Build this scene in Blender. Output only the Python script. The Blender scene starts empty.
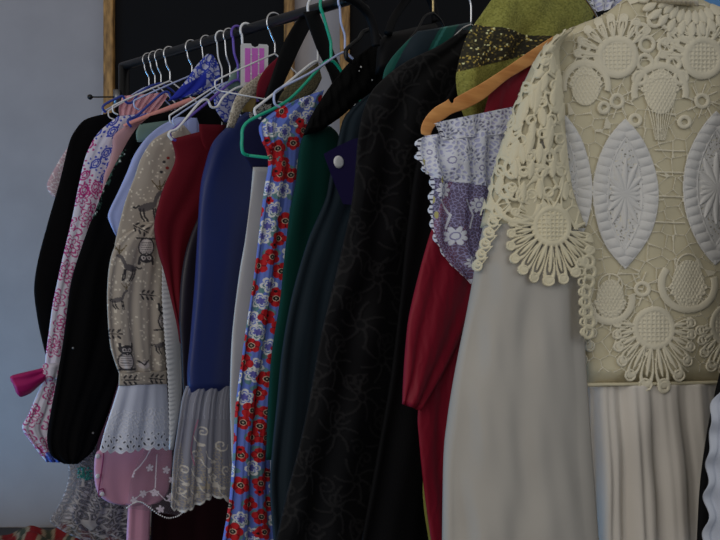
import bpy, math, random
import numpy as np
random.seed(7); RNG = np.random.RandomState(11)
sc = bpy.context.scene
COL = sc.collection
PI = math.pi

# ------------------------------------------------------------------ camera, world, light
CZ = 1.25                       # eye height
F = 850.0                       # focal length in pixels for a 720 px wide frame
cam_d = bpy.data.cameras.new('camera'); cam = bpy.data.objects.new('camera', cam_d); COL.objects.link(cam)
cam_d.sensor_width = 36.0; cam_d.lens = F/720*36.0; cam_d.clip_start = .02
cam.location = (0, 0, CZ); cam.rotation_euler = (PI/2, 0, 0)
sc.camera = cam
w = bpy.data.worlds.new('world'); sc.world = w; w.use_nodes = True
bg = w.node_tree.nodes['Background']; bg.inputs[1].default_value = .36
_tc = w.node_tree.nodes.new('ShaderNodeTexCoord'); _sx = w.node_tree.nodes.new('ShaderNodeSeparateXYZ'); _rp = w.node_tree.nodes.new('ShaderNodeValToRGB')
_rp.color_ramp.elements[0].position = .0; _rp.color_ramp.elements[0].color = (.66, .72, .86, 1); _rp.color_ramp.elements[1].position = .45; _rp.color_ramp.elements[1].color = (.82, .78, .74, 1)
w.node_tree.links.new(_tc.outputs['Generated'], _sx.inputs[0]); w.node_tree.links.new(_sx.outputs[2], _rp.inputs[0]); w.node_tree.links.new(_rp.outputs[0], bg.inputs[0])
def area(name, loc, target, size, energy, color):
    l = bpy.data.lights.new(name, 'AREA'); l.shape = 'RECTANGLE'; l.size = size[0]; l.size_y = size[1]
    l.energy = energy; l.color = color
    o = bpy.data.objects.new(name, l); COL.objects.link(o); o.location = loc
    from mathutils import Vector
    d = Vector(target)-Vector(loc); o.rotation_euler = d.to_track_quat('-Z', 'Y').to_euler()
    return o
area('window_daylight', (-1.35, -1.3, 1.95), (.0, 1.7, 1.15), (2.4, 2.0), 24, (1.0, .965, .92))
area('low_blue_fill', (-2.2, 1.35, .25), (-1.1, 2.6, .6), (1.0, .6), 20, (.14, .50, 1.0))  # added blue fill that tints the lower wall and low left garments
area('room_daylight', (2.2, -.6, 2.4), (.3, 1.6, 1.2), (1.8, 1.8), 9, (.85, .92, 1.0))
sc.view_settings.view_transform = 'Standard'; sc.view_settings.look = 'None'
sc.view_settings.gamma = 1; sc.view_settings.use_curve_mapping = False
sc.view_settings.exposure = -0.08

# ------------------------------------------------------------------ colour and materials
GAIN = 1.7
def lin1(c):
    c /= 255.0
    return c/12.92 if c <= .04045 else ((c+.055)/1.055)**2.4
def K(r, g, b, a=1.0):
    return (min(.88, lin1(r)*GAIN), min(.88, lin1(g)*GAIN), min(.88, lin1(b)*GAIN), a)
MATS = {}
def mat(name, color=None, rough=.85, spec=.25, metal=0, sheen=0, attr=False, alpha=False, bump=0, bscale=900, bkind='noise', coat=0, sheer=None):
    if name in MATS: return MATS[name]
    m = bpy.data.materials.new(name); m.use_nodes = True; nt = m.node_tree; N = nt.nodes; Lk = nt.links
    b = N['Principled BSDF']
    b.inputs['Roughness'].default_value = rough; b.inputs['Specular IOR Level'].default_value = spec
    b.inputs['Metallic'].default_value = metal
    if sheen: b.inputs['Sheen Weight'].default_value = sheen
    if coat: b.inputs['Coat Weight'].default_value = coat
    if attr:
        a = N.new('ShaderNodeAttribute'); a.attribute_name = 'Col'
        Lk.new(a.outputs['Color'], b.inputs['Base Color'])
        if alpha: Lk.new(a.outputs['Alpha'], b.inputs['Alpha'])
    else:
        b.inputs['Base Color'].default_value = color
        # slight dye variation of the cloth itself
        n = N.new('ShaderNodeTexNoise'); n.inputs['Scale'].default_value = 9; n.inputs['Detail'].default_value = 3
        tc = N.new('ShaderNodeTexCoord'); Lk.new(tc.outputs['Object'], n.inputs['Vector'])
        mx = N.new('ShaderNodeMix'); mx.data_type = 'RGBA'
        mx.inputs['A'].default_value = tuple(x*.88 for x in color[:3])+(1,); mx.inputs['B'].default_value = tuple(min(1, x*1.1) for x in color[:3])+(1,)
        Lk.new(n.outputs['Fac'], mx.inputs['Factor']); Lk.new(mx.outputs['Result'], b.inputs['Base Color'])
    if sheer is not None: b.inputs['Alpha'].default_value = sheer
    if bump:
        tc = N.new('ShaderNodeTexCoord')
        if bkind == 'noise': t = N.new('ShaderNodeTexNoise'); t.inputs['Detail'].default_value = 3
        elif bkind == 'voronoi': t = N.new('ShaderNodeTexVoronoi')
        else:
            t = N.new('ShaderNodeTexWave'); t.inputs['Distortion'].default_value = 7; t.inputs['Detail'].default_value = 2; t.inputs['Detail Scale'].default_value = 1.2
        t.inputs['Scale'].default_value = bscale
        Lk.new(tc.outputs['Object'], t.inputs['Vector'])
        bp = N.new('ShaderNodeBump'); bp.inputs['Strength'].default_value = bump; bp.inputs['Distance'].default_value = .002
        Lk.new(t.outputs[0], bp.inputs['Height']); Lk.new(bp.outputs['Normal'], b.inputs['Normal'])
    MATS[name] = m
    return m

# ------------------------------------------------------------------ objects
def tag(o, label=None, cat=None, group=None, kind=None):
    for k, v in (('label', label), ('category', cat), ('group', group), ('kind', kind)):
        if v: o[k] = v
    return o
def thing(name, label, cat, loc, group=None):
    o = bpy.data.objects.new(name, None); COL.objects.link(o); o.location = loc; o.empty_display_size = .05
    return tag(o, label, cat, group)
def base_of(p):
    b = np.zeros(3)
    while p is not None:
        b += np.array(p.location); p = p.parent
    return b
def mesh_obj(name, V, Fq, m, parent=None, smooth=True, uv=None, cols=None):
    V = np.asarray(V, dtype=np.float64)
    if parent is not None: V = V - base_of(parent)
    me = bpy.data.meshes.new(name)
    if isinstance(Fq, np.ndarray):
        n = len(Fq); me.vertices.add(len(V)); me.vertices.foreach_set('co', V.astype(np.float32).ravel())
        me.loops.add(n*4); me.loops.foreach_set('vertex_index', Fq.astype(np.int32).ravel())
        me.polygons.add(n); me.polygons.foreach_set('loop_start', np.arange(0, n*4, 4, dtype=np.int32))
        me.update(calc_edges=True)
    else:
        me.from_pydata([tuple(v) for v in V], [], Fq)
    me.validate()
    if smooth: me.polygons.foreach_set('use_smooth', [True]*len(me.polygons))
    if cols is not None:
        a = me.color_attributes.new('Col', 'FLOAT_COLOR', 'POINT'); a.data.foreach_set('color', cols.astype(np.float32).ravel())
    me.materials.append(m); me.update()
    o = bpy.data.objects.new(name, me); COL.objects.link(o)
    if parent is not None: o.parent = parent
    return o

# ------------------------------------------------------------------ the rail and the planes in which garments hang
RH = .5                         # rail height above the eye
def rail_pt(px):                # where the straight level rail passes, by bearing
    py = 60-.297*(px-145); Y = F*RH/(270-py)
    return np.array([(px-360)*Y/F, Y, CZ+RH])
class Plane:
    def __init__(s, px, ang=None):
        s.P = rail_pt(px)
        if ang is None: ang = float(np.interp(px, [0, 300, 471, 548, 565, 665], [47.3, 45, 40, 36, 33, 16]))
        a = math.radians(ang); s.d = np.array([math.cos(a), math.sin(a), 0]); s.n = np.array([math.sin(a), -math.cos(a), 0])
    def at(s, x, y, off=0):         # the point seen at bearing (x, y) on the plane, or on its parallel `off` metres nearer
        x = np.asarray(x, float); y = np.asarray(y, float)
        rx = (x-360)/F; rz = (270-y)/F
        t = (s.P[0]*s.n[0]+s.P[1]*s.n[1]+off)/(rx*s.n[0]+s.n[1])
        return np.stack([rx*t, t, CZ+rz*t], -1)
    def p(s, x, y, off=0): return s.at(x, y, off)
    def loc(s, t, z, off=0): return s.P+s.d*t+np.array([0, 0, z])+s.n*off
def base(pl, y, x=None):
    if x is None: q = pl.P.copy(); q[2] = pl.at(300, y)[2]; return tuple(q)
    return tuple(pl.at(x, y))
def spline(P, s):
    P = np.asarray(P, float); n = len(P)
    i = np.clip(np.floor(s).astype(int), 0, n-2); f = (s-i)[:, None]
    p0 = P[np.clip(i-1, 0, n-1)]; p1 = P[i]; p2 = P[i+1]; p3 = P[np.clip(i+2, 0, n-1)]
    m1 = (p2-p0)*.45; m2 = (p3-p1)*.45
    return (2*f**3-3*f**2+1)*p1+(f**3-2*f**2+f)*m1+(-2*f**3+3*f**2)*p2+(f**3-f**2)*m2
def edges(L, R, nv):
    if len(L) != len(R):
        # resample the shorter one to as many points
        def rs(P, k):
            P = np.asarray(P, float); c = np.r_[0, np.cumsum(np.hypot(*np.diff(P, axis=0).T))]; q = np.linspace(0, c[-1], k)
            return np.stack([np.interp(q, c, P[:, 0]), np.interp(q, c, P[:, 1])], 1)
        k = max(len(L), len(R))
        if len(L) < k: L = rs(L, k)
        else: R = rs(R, k)
    s = np.linspace(0, len(L)-1, 400); a = spline(L, s); b = spline(R, s)
    m = (a+b)/2; da = np.hypot(*np.diff(a, axis=0).T); db = np.hypot(*np.diff(b, axis=0).T)
    c = np.r_[0, np.cumsum((da+db)/2)]; q = np.interp(np.linspace(0, c[-1], nv), c, s)
    return spline(L, q), spline(R, q), c[-1]
def wrinkle(X, Y, seed, amp, k=.12):
    r = np.random.RandomState(seed); o = np.zeros_like(X)
    for i in range(7):
        a = r.uniform(0, 2*PI); f = k*r.uniform(.4, 1.6); o += np.sin((X*math.cos(a)*1.6+Y*math.sin(a)*.45)*f+r.uniform(0, 6))
    return o*amp/3
def cloth(name, pl, L, R, m, parent, th=.010, off=0, folds=(), ramp=.3, du=3.0, wr=.0015, seed=1, paint=None, sheet=False, dome=1.0, wedge=0, endt=.008, wk=.12):
    """A hanging piece of cloth between a left and a right edge: closed lofted body (or one sheet), domed, folded, wrinkled."""
    e = edges(L, R, 50); W = np.abs(e[1]-e[0]).max(); H = e[2]
    nf = int(max(10, min(700, W/du))); nv = int(max(8, min(1300, H/du)))
    a, b, H = edges(L, R, nv)
    u = np.linspace(0, 1, nf)
    if not sheet: u = .5-.5*np.cos(PI*u)*.35-(.5-u)*.65 if du > 1.5 else u
    v = np.linspace(0, 1, nv)
    U, Vv = np.meshgrid(u, v)
    X = a[:, 0][:, None]*(1-U)+b[:, 0][:, None]*U; Y = a[:, 1][:, None]*(1-U)+b[:, 1][:, None]*U
    prof = np.sqrt(np.clip(1-(2*U-1)**2, 0, 1))**.9
    fo = np.zeros_like(U)
    for n, amp, ph, dr in folds:
        q = 2*PI*(n*U+ph+dr*Vv); fo += amp*(np.sin(q)*.75+np.sin(2*q+1)*.25)*(ramp+(1-ramp)*Vv)
    taper = np.clip(np.minimum(U, 1-U)*12, 0, 1) if not sheet else 1
    D = (fo+wrinkle(X, Y, seed, wr, wk))*taper
    endp = 1 if sheet else np.sqrt(np.clip(np.minimum(Vv, 1-Vv)*H*.0022/endt, 0.0, 1))
    colf = hf = None
    if paint is not None:
        colf, hf = paint(X, Y, U, Vv); D = D+hf
    front = pl.at(X, Y, off+th*prof*dome*endp)+pl.n*D[..., None]
    if wedge: front = front
    if sheet:
        idx = np.arange(nv*nf).reshape(nv, nf)
        Fq = np.stack([idx[:-1, :-1], idx[1:, :-1], idx[1:, 1:], idx[:-1, 1:]], -1).reshape(-1, 4)
        return mesh_obj(name, front.reshape(-1, 3), Fq, m, parent, cols=None if colf is None else colf.reshape(-1, 4))
    nb = max(6, nf//5)
    ub = np.linspace(1, 0, nb+2)[1:-1]; UB, VB = np.meshgrid(ub, v)
    XB = a[:, 0][:, None]*(1-UB)+b[:, 0][:, None]*UB; YB = a[:, 1][:, None]*(1-UB)+b[:, 1][:, None]*UB
    pb = np.sqrt(np.clip(1-(2*UB-1)**2, 0, 1)); eb = np.sqrt(np.clip(np.minimum(VB, 1-VB)*H*.0022/endt, 0, 1))
    back = pl.at(XB, YB, off)-pl.n*(th*.7*pb*eb)[..., None]
    ring = np.concatenate([front, back], 1); nr = ring.shape[1]
    idx = np.arange(nv*nr).reshape(nv, nr); nx = np.roll(idx, -1, 1)
    Fq = np.stack([idx[:-1], idx[1:], nx[1:], nx[:-1]], -1).reshape(-1, 4)
    cols = None
    if colf is not None:
        cb = np.repeat(colf[:, nf//2:nf//2+1].mean(0)[None], nv, 0).repeat(nb, 1); cb[..., 3] = 1
        cols = np.concatenate([colf, cb], 1).reshape(-1, 4)
    return mesh_obj(name, ring.reshape(-1, 3), Fq, m, parent, cols=cols)
def tube(name, pts, r, m, parent=None, k=8, closed=False, taper=None):
    P = np.asarray(pts, float); n = len(P); V = []; Fs = []
    prev = None
    for i in range(n):
        t = P[(i+1) % n if closed else min(i+1, n-1)]-P[(i-1) % n if closed else max(i-1, 0)]; t = t/(np.linalg.norm(t)+1e-12)
        if prev is None:
            q = np.array([0, 0, 1.]) if abs(t[2]) < .9 else np.array([1., 0, 0]); a = np.cross(t, q)
        else: a = prev-t*np.dot(prev, t)
        a /= np.linalg.norm(a); prev = a; b = np.cross(t, a); rr = r if taper is None else r*taper[i]
        for j in range(k): V.append(P[i]+rr*(a*math.cos(2*PI*j/k)+b*math.sin(2*PI*j/k)))
    for i in range(n if closed else n-1):
        for j in range(k):
            i2 = (i+1) % n; Fs.append((i*k+j, i*k+(j+1) % k, i2*k+(j+1) % k, i2*k+j))
    if not closed: Fs.append(tuple(range(k))[::-1]); Fs.append(tuple((n-1)*k+j for j in range(k)))
    return mesh_obj(name, V, Fs, m, parent)
def smooth_path(pts, n=40):
    P = np.asarray(pts, float); return spline(P, np.linspace(0, len(P)-1, n))
def boxm(name, lo, hi, m, parent=None):
    x0, y0, z0 = lo; x1, y1, z1 = hi
    V = [(x0, y0, z0), (x1, y0, z0), (x1, y1, z0), (x0, y1, z0), (x0, y0, z1), (x1, y0, z1), (x1, y1, z1), (x0, y1, z1)]
    return mesh_obj(name, V, [(0, 3, 2, 1), (4, 5, 6, 7), (0, 1, 5, 4), (1, 2, 6, 5), (2, 3, 7, 6), (3, 0, 4, 7)], m, parent, smooth=False)
def balls(name, pts, r, m, parent=None, nn=(6, 4), squash=None):
    V = []; Fs = []
    for p in pts:
        o = len(V); p = np.asarray(p, float)
        for i in range(nn[1]+1):
            th = PI*i/nn[1]
            for j in range(nn[0]):
                ph = 2*PI*j/nn[0]; V.append(p+r*np.array([math.sin(th)*math.cos(ph), math.sin(th)*math.sin(ph), math.cos(th)]))
        for i in range(nn[1]):
            for j in range(nn[0]):
                Fs.append((o+i*nn[0]+j, o+(i+1)*nn[0]+j, o+(i+1)*nn[0]+(j+1) % nn[0], o+i*nn[0]+(j+1) % nn[0]))
    return mesh_obj(name, V, Fs, m, parent)
def flat(name, pl, poly, off, thick, m, parent):
    n = len(poly); fr = [pl.p(x, y, off+thick) for x, y in poly]; bk = [pl.p(x, y, off) for x, y in poly]
    Fs = [tuple(range(n))[::-1], tuple(range(n, 2*n))]+[(i, (i+1) % n, n+(i+1) % n, n+i) for i in range(n)]
    return mesh_obj(name, fr+bk, Fs, m, parent, smooth=False)
def disc(name, pl, x, y, rpx, off, thick, m, parent):
    c = pl.p(x, y, off); r = rpx*c[1]/F; V = []; Fs = []; k = 20
    prof = [(0, thick), (r*.55, thick*.9), (r*.9, thick*.75), (r, thick*.3), (r*.97, 0), (0, 0)]
    for q, h in prof:
        for j in range(k):
            a = 2*PI*j/k; V.append(c+pl.d*(q*math.cos(a))+np.array([0, 0, q*math.sin(a)])+pl.n*h)
    for i in range(len(prof)-1):
        for j in range(k): Fs.append((i*k+j, i*k+(j+1) % k, (i+1)*k+(j+1) % k, (i+1)*k+j))
    return mesh_obj(name, V, Fs, m, parent)

# ------------------------------------------------------------------ cloth printing (patterns that belong to the fabric)
class Paint:
    def __init__(s, X, Y, col):
        s.X = X; s.Y = Y; s.c = np.zeros(X.shape+(4,)); s.c[:] = col; s.h = np.zeros_like(X)
    def box(s, x, y, r):
        m = (np.abs(s.X-x) < r) & (np.abs(s.Y-y) < r); return m if m.any() else None
    def fill(s, m, col, h=None):
        s.c[m] = col
        if h is not None: s.h[m] = h
    def disc(s, x, y, rx, ry, col, ang=0, h=None):
        m = s.box(x, y, max(rx, ry)+1)
        if m is None: return
        dx = s.X[m]-x; dy = s.Y[m]-y; ca, sa = math.cos(ang), math.sin(ang)
        q = ((dx*ca+dy*sa)/rx)**2+((-dx*sa+dy*ca)/ry)**2 < 1
        mm = m.copy(); mm[m] = q; s.fill(mm, col, h)
    def ringe(s, x, y, rx, ry, w, col, ang=0):
        m = s.box(x, y, max(rx, ry)+w+1)
        if m is None: return
        dx = s.X[m]-x; dy = s.Y[m]-y; ca, sa = math.cos(ang), math.sin(ang)
        q = np.sqrt(((dx*ca+dy*sa)/rx)**2+((-dx*sa+dy*ca)/ry)**2); q = np.abs(q-1)*min(rx, ry) < w
        mm = m.copy(); mm[m] = q; s.fill(mm, col)
    def line(s, pts, wd, col, h=None):
        for (x1, y1), (x2, y2) in zip(pts[:-1], pts[1:]):
            m = s.box((x1+x2)/2, (y1+y2)/2, max(abs(x2-x1), abs(y2-y1))/2+wd+1)
            if m is None: continue
            px = s.X[m]-x1; py = s.Y[m]-y1; dx = x2-x1; dy = y2-y1; l = dx*dx+dy*dy+1e-9
            t = np.clip((px*dx+py*dy)/l, 0, 1); q = np.hypot(px-t*dx, py-t*dy) < wd
            mm = m.copy(); mm[m] = q; s.fill(mm, col, h)
    def petals(s, x, y, r, n, col, rot=0, lobe=.28, base=.72, outline=None, ow=.8):
        m = s.box(x, y, r*1.15)
        if m is None: return
        dx = s.X[m]-x; dy = s.Y[m]-y; a = np.arctan2(dy, dx)+rot; d = np.hypot(dx, dy)
        rr = r*(base+lobe*np.abs(np.cos(a*n/2))**.6)
        mm = m.copy()
        if outline is None: mm[m] = d < rr; s.fill(mm, col)
        else:
            mm[m] = np.abs(d-rr) < ow; s.fill(mm, outline)
    def curl(s, x, y, r, a0, turns, wd, col):
        P = [(x+r*(1-i/16*.8)*math.cos(a0+turns*2*PI*i/16), y+r*(1-i/16*.8)*math.sin(a0+turns*2*PI*i/16)) for i in range(17)]
        s.line(P, wd, col)
def hashf(i, j, k=0):
    q = np.sin(i*127.1+j*311.7+k*74.7)*43758.5453; return q-np.floor(q)
def voro(X, Y, cell):
    gx = X/cell; gy = Y/cell; ix = np.floor(gx); iy = np.floor(gy); f1 = np.full(X.shape, 9.); f2 = np.full(X.shape, 9.)
    for a in (-1, 0, 1):
        for b in (-1, 0, 1):
            cx = ix+a; cy = iy+b; px = cx+hashf(cx, cy); py = cy+hashf(cx, cy, 1); d = np.hypot(gx-px, gy-py)
            n = d < f1; f2 = np.where(n, f1, np.minimum(f2, d)); f1 = np.where(n, d, f1)
    return f1, f2
def scatter(x0, x1, y0, y1, step, jit=.35, seed=3):
    r = np.random.RandomState(seed); o = []; j = 0; y = y0
    while y < y1:
        x = x0+(step/2 if j % 2 else 0)
        while x < x1: o.append((x+r.uniform(-jit, jit)*step, y+r.uniform(-jit, jit)*step, r.rand())); x += step
        y += step*.86; j += 1
    return o

# ================================================================== the room
M_wall = mat('painted_wall', K(132, 128, 128), rough=.9, bump=.15, bscale=60)
M_floor = mat('dark_floor', K(50, 46, 44), rough=.6)
WY = 2.75
tag(boxm('wall_back', (-3.2, WY, 0), (3.2, WY+.1, 3.0), M_wall), kind='structure')
tag(boxm('floor', (-3.2, -1.6, -.05), (3.2, WY, 0), M_floor), kind='structure')
tag(boxm('baseboard_back', (-3.2, WY-.015, 0), (3.2, WY, .1), mat('white_trim', K(120, 120, 120), rough=.5)), kind='structure')
M_gold = None
def wood_mat(name, c1, c2, scale, rough=.5, spec=.4):
    m = bpy.data.materials.new(name); m.use_nodes = True; nt = m.node_tree; N = nt.nodes; b = N['Principled BSDF']
    b.inputs['Roughness'].default_value = rough; b.inputs['Specular IOR Level'].default_value = spec
    tc = N.new('ShaderNodeTexCoord'); mp = N.new('ShaderNodeMapping'); mp.inputs['Scale'].default_value = scale
    n = N.new('ShaderNodeTexNoise'); n.inputs['Scale'].default_value = 6; n.inputs['Detail'].default_value = 5
    r = N.new('ShaderNodeValToRGB'); r.color_ramp.elements[0].color = c1; r.color_ramp.elements[1].color = c2
    r.color_ramp.elements[0].position = .35; r.color_ramp.elements[1].position = .65
    nt.links.new(tc.outputs['Object'], mp.inputs[0]); nt.links.new(mp.outputs[0], n.inputs['Vector']); nt.links.new(n.outputs['Fac'], r.inputs[0]); nt.links.new(r.outputs[0], b.inputs['Base Color'])
    return m
M_gold = wood_mat('gilt_wood', K(88, 62, 30), K(150, 112, 62), (14, 14, 3))
M_black_board = mat('black_board', K(12, 12, 13), rough=.8, spec=.15)
def wx(px): return (px-360)*WY/F
def framed(px0, px1, label, z0=.95, z1=2.35, wpx=10):
    x0 = wx(px0); x1 = wx(px1); fw = wpx*WY/F
    t = thing('framed_board', label, 'framed board', ((x0+x1)/2, WY-.03, z0))
    boxm('board', (x0+fw*.8, WY-.022, z0+fw*.8), (x1-fw*.8, WY-.006, z1-fw*.8), M_black_board, t)
    f = .045
    for a, b, c, d in ((x0, x0+fw, z0, z1), (x1-fw, x1, z0, z1), (x0+fw, x1-fw, z0, z0+fw), (x0+fw, x1-fw, z1-fw, z1)):
        o = boxm('frame_rail', (a, WY-f, c), (b, WY-.002, d), M_gold, t)
        bv = o.modifiers.new('bevel', 'BEVEL'); bv.width = .006; bv.segments = 3
    return t
framed(107, 295, 'black board in a rough gold-brown wooden frame behind the left half of the clothes rail')
framed(340, 640, 'black board in a rough gold-brown wooden frame behind the bag and the black gowns')

# bench and folded blanket at the lower left
M_bench = wood_mat('dark_bench_wood', K(20, 18, 18), K(34, 30, 28), (3, 20, 20), rough=.4)
bt = thing('low_bench', 'dark wooden bench against the wall under the red and cream blanket', 'bench', (-1.2, 2.45, 0))
boxm('bench_top', (-1.9, 2.16, .38), (-.2, 2.74, .42), M_bench, bt)
for x in (-1.84, -.3):
    for y in (2.2, 2.66): boxm('leg', (x, y, 0), (x+.05, y+.05, .38), M_bench, bt)
def blanket():
    nx, ny = 160, 60; V = []; C = []
    for j in range(ny):
        for i in range(nx):
            u = i/(nx-1); v = j/(ny-1); x = -1.13+.62*u; y = 2.2+.42*v
            e = min(1, min(u, 1-u)*7)*min(1, min(v, 1-v)*5)
            h = .075*math.sqrt(max(0, e))*(.65+.35*math.sin(u*9+1.0)*math.cos(v*5)+.18*math.sin(u*31+v*9)+.1*math.sin(v*33+u*12))
            V.append((x, y, .4245+max(0, h)))
            s = math.sin(u*52+v*9+math.sin(v*8)*1.2)
            C.append(K(98, 18, 20) if s > .1 else (K(110, 96, 78) if s > -.75 else K(50, 52, 40)))
    idx = np.arange(nx*ny).reshape(ny, nx); Fq = np.stack([idx[:-1, :-1], idx[:-1, 1:], idx[1:, 1:], idx[1:, :-1]], -1).reshape(-1, 4)
    o = mesh_obj('striped_blanket', np.array(V), Fq, mat('blanket_wool', attr=True, rough=.95, bump=.4, bscale=500), None, cols=np.array(C))
    tag(o, 'crumpled red and cream striped blanket lying on the bench at lower left', 'blanket')
    s = o.modifiers.new('solid', 'SOLIDIFY'); s.thickness = .004; s.offset = -1
blanket()

# ------------------------------------------------------------------ the clothes rail
M_blackmetal = mat('black_metal', K(12, 12, 13), rough=.35, spec=.35)
M_chrome = mat('chrome', (.75, .75, .76, 1), rough=.22, metal=1)
A = rail_pt(124); B = rail_pt(1000)
dirr = (B-A)/np.linalg.norm(B-A)
rk = thing('clothes_rail', 'black tubular clothes rail carrying every garment on its hangers', 'clothes rail', (A[0], A[1], 0))
tube('top_bar', [A-dirr*.01, B], .0105, M_blackmetal, rk, k=16)
tube('post', [(A[0], A[1], .02), (A[0], A[1], CZ+RH)], .013, M_blackmetal, rk, k=14)
tube('post', [(B[0], B[1], .02), (B[0], B[1], CZ+RH)], .013, M_blackmetal, rk, k=14)
nrm = np.array([dirr[1], -dirr[0], 0])
for q in (A, B):
    c = np.array([q[0], q[1], .02]); tube('foot', [c-nrm*.22, c+nrm*.22], .014, M_blackmetal, rk, k=12)
pl0 = Plane(124)
cp = pl0.p(116, 97)
tube('clamp', [pl0.p(117, 90), pl0.p(117, 104)], .009, mat('dull_steel', (.25, .25, .26, 1), rough=.4, metal=1), rk, k=10)
tube('side_rod', [pl0.p(122, 97), pl0.p(91, 97)], .0018, M_blackmetal, rk)
balls('rod_tip', [pl0.p(90, 97)], .0065, M_blackmetal, rk, nn=(12, 8))

# ------------------------------------------------------------------ hangers
M_white_pl = mat('white_plastic', K(200, 204, 212), rough=.35, spec=.5)
M_blue_pl = mat('royal_blue_plastic', K(32, 48, 120), rough=.35, spec=.5)
M_lilac_pl = mat('pale_blue_plastic', K(150, 160, 190), rough=.35, spec=.5)
M_purple_pl = mat('purple_plastic', K(82, 62, 140), rough=.35, spec=.5)
M_green_pl = mat('green_plastic', K(20, 140, 110), rough=.3, spec=.5)
M_pink_satin = mat('salmon_satin', K(190, 130, 122), rough=.4)
def hanger(px, label, m_hook, m_arm, r=.0016, hook_r=.017, neck=-.065, half=.145, drop=-.148, notch=False, rot=0, lean=0.0, kind='wire hanger', grp=None, arm_r=None, shift=0.0, hr=None, bottom=True, endh=.010):
    """Hook over the rail, shoulders sloping down on both sides, a straight bottom bar."""
    pl = Plane(px); t = thing('clothes_hanger', label, 'hanger', tuple(pl.loc(0, drop-.012)), grp)
    if hr is None: hr = r
    # hook: starts at the open end, goes over the bar and down to the neck
    pts = []
    for i in range(17):
        a = math.radians(20+rot+i*(200-rot)/16.0); pts.append(pl.loc(hook_r*math.cos(a), -.004+hook_r*math.sin(a)))
    pts = pts[:]
    pts += [pl.loc(-.010, neck*.45), pl.loc(-.001, neck*.66), pl.loc(0, neck*.8), pl.loc(0, neck)]
    tube('hook', smooth_path(pts, 60), hr, m_hook, t)
    ar = arm_r or r
    if notch:
        prof = [(0, neck), (.03, neck-.012), (.06, neck-.034), (.075, neck-.055), (.09, neck-.058), (.10, neck-.045), (.12, neck-.055), (half*.9, drop+.022), (half, drop+.012), (half+.004, drop+.004), (half-.004, drop-.004)]
    else:
        prof = [(0, neck), (.02, neck-.010), (half*.5, (neck+drop)/2+.004), (half*.95, drop+endh), (half+.001, drop+endh*.3), (half-.001, drop-.008), (half-.012, drop-.012)]
    for s in (-1, 1):
        tube('arm', smooth_path([pl.loc(s*a, z+lean*s*a) for a, z in prof], 40), ar, m_arm, t)
    if bottom: tube('bottom_bar', [pl.loc(-(half-.012), drop-.012 if not notch else drop-.004), pl.loc(half-.012, drop-.012 if not notch else drop-.004)], ar*.9, m_arm, t)
    return t
W = 'wire hangers at the far end of the rail'
hanger(149, 'silver wire hanger at the far left end of the clothes rail', M_chrome, M_lilac_pl, lean=0, bottom=False, half=.12)
hanger(155, 'silver-hooked hanger second from the far left end of the rail', M_chrome, M_white_pl, bottom=False, half=.12)
hanger(161, 'silver-hooked hanger with royal blue arms third from the left end of the rail', M_chrome, M_blue_pl, notch=True, arm_r=.0028, bottom=False)
hanger(170, 'white wire hanger with a wide silver hook, fourth along the rail from the left', M_chrome, M_white_pl, r=.0018, hr=.002, bottom=False)
hanger(192, 'silver-hooked pale blue hanger left of the blue and white scarf', M_chrome, M_lilac_pl, r=.0018, bottom=False)
hanger(207, 'bright silver-hooked hanger holding the blue and white printed scarf', M_chrome, M_blue_pl, arm_r=.0026, bottom=False, neck=-.08, half=.19, drop=-.205, notch=True)
hanger(222, 'white wire hanger with a twisted neck right of the printed scarf', M_white_pl, M_white_pl, r=.0018, bottom=False, neck=-.10, half=.13, drop=-.19)
hanger(230, 'pale blue wire hanger tight against the twisted white hanger', M_chrome, M_lilac_pl, r=.0018, bottom=False, neck=-.10, half=.14, drop=-.2)
hanger(238, 'purple plastic hanger left of the pink size tag', M_purple_pl, M_purple_pl, r=.0028, bottom=False, neck=-.10, half=.165, drop=-.232)
hanger(247, 'thick white plastic hanger with a notched arm, hook beside the pink tag', M_white_pl, M_white_pl, r=.0026, notch=True, drop=-.245, bottom=False, neck=-.115, half=.185)
hanger(275, 'hanger with a large shiny silver hook right of the pink tag', M_chrome, M_white_pl, hook_r=.021, hr=.0018)
hanger(318, 'white plastic hanger with a twisted neck beside the green hanger', M_white_pl, M_white_pl, r=.0026, hook_r=.026, neck=-.10, drop=-.215, half=.15, bottom=False)
hanger(345, 'pale blue wire hanger crossing behind the neck of the green hanger', M_lilac_pl, M_lilac_pl, r=.0022, neck=-.095, drop=-.206, half=.165, endh=.018, bottom=False)
hanger(331, 'bright green plastic hanger with its loop end beside the white strip', M_green_pl, M_green_pl, r=.0030, hook_r=.027, neck=-.105, half=.205, drop=-.290, endh=.045)
hanger(371, 'black plastic hanger with a big glossy hook behind the black fur', M_blackmetal, M_blackmetal, r=.004, hook_r=.03, half=.06, drop=-.12, bottom=False)
hanger(433, 'black hanger with a brass-coloured hook over the green satin shoulder', mat('brass', (.55, .42, .2, 1), rough=.3, metal=1), M_blackmetal, r=.002, hook_r=.02, half=.08, drop=-.15, bottom=False)
hanger(471, 'thin silver hanger above the shoulder of the black damask gown', M_chrome, M_chrome, r=.0016, neck=-.1, drop=-.17, half=.09, bottom=False)

# pink size tag clipped on the rail
plt_ = Plane(253); tg = thing('size_tag', 'white plastic tag with three pink-purple strips hanging on the rail', 'tag', base(plt_, 86, 254))
outer = [(240.5, 45), (242, 43.3), (251, 43.5), (252, 45.8), (255, 47.2), (258, 46), (259, 44), (267, 44.5), (268.5, 46), (267.5, 84), (266, 86), (242, 86.5), (240.5, 85)]
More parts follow.
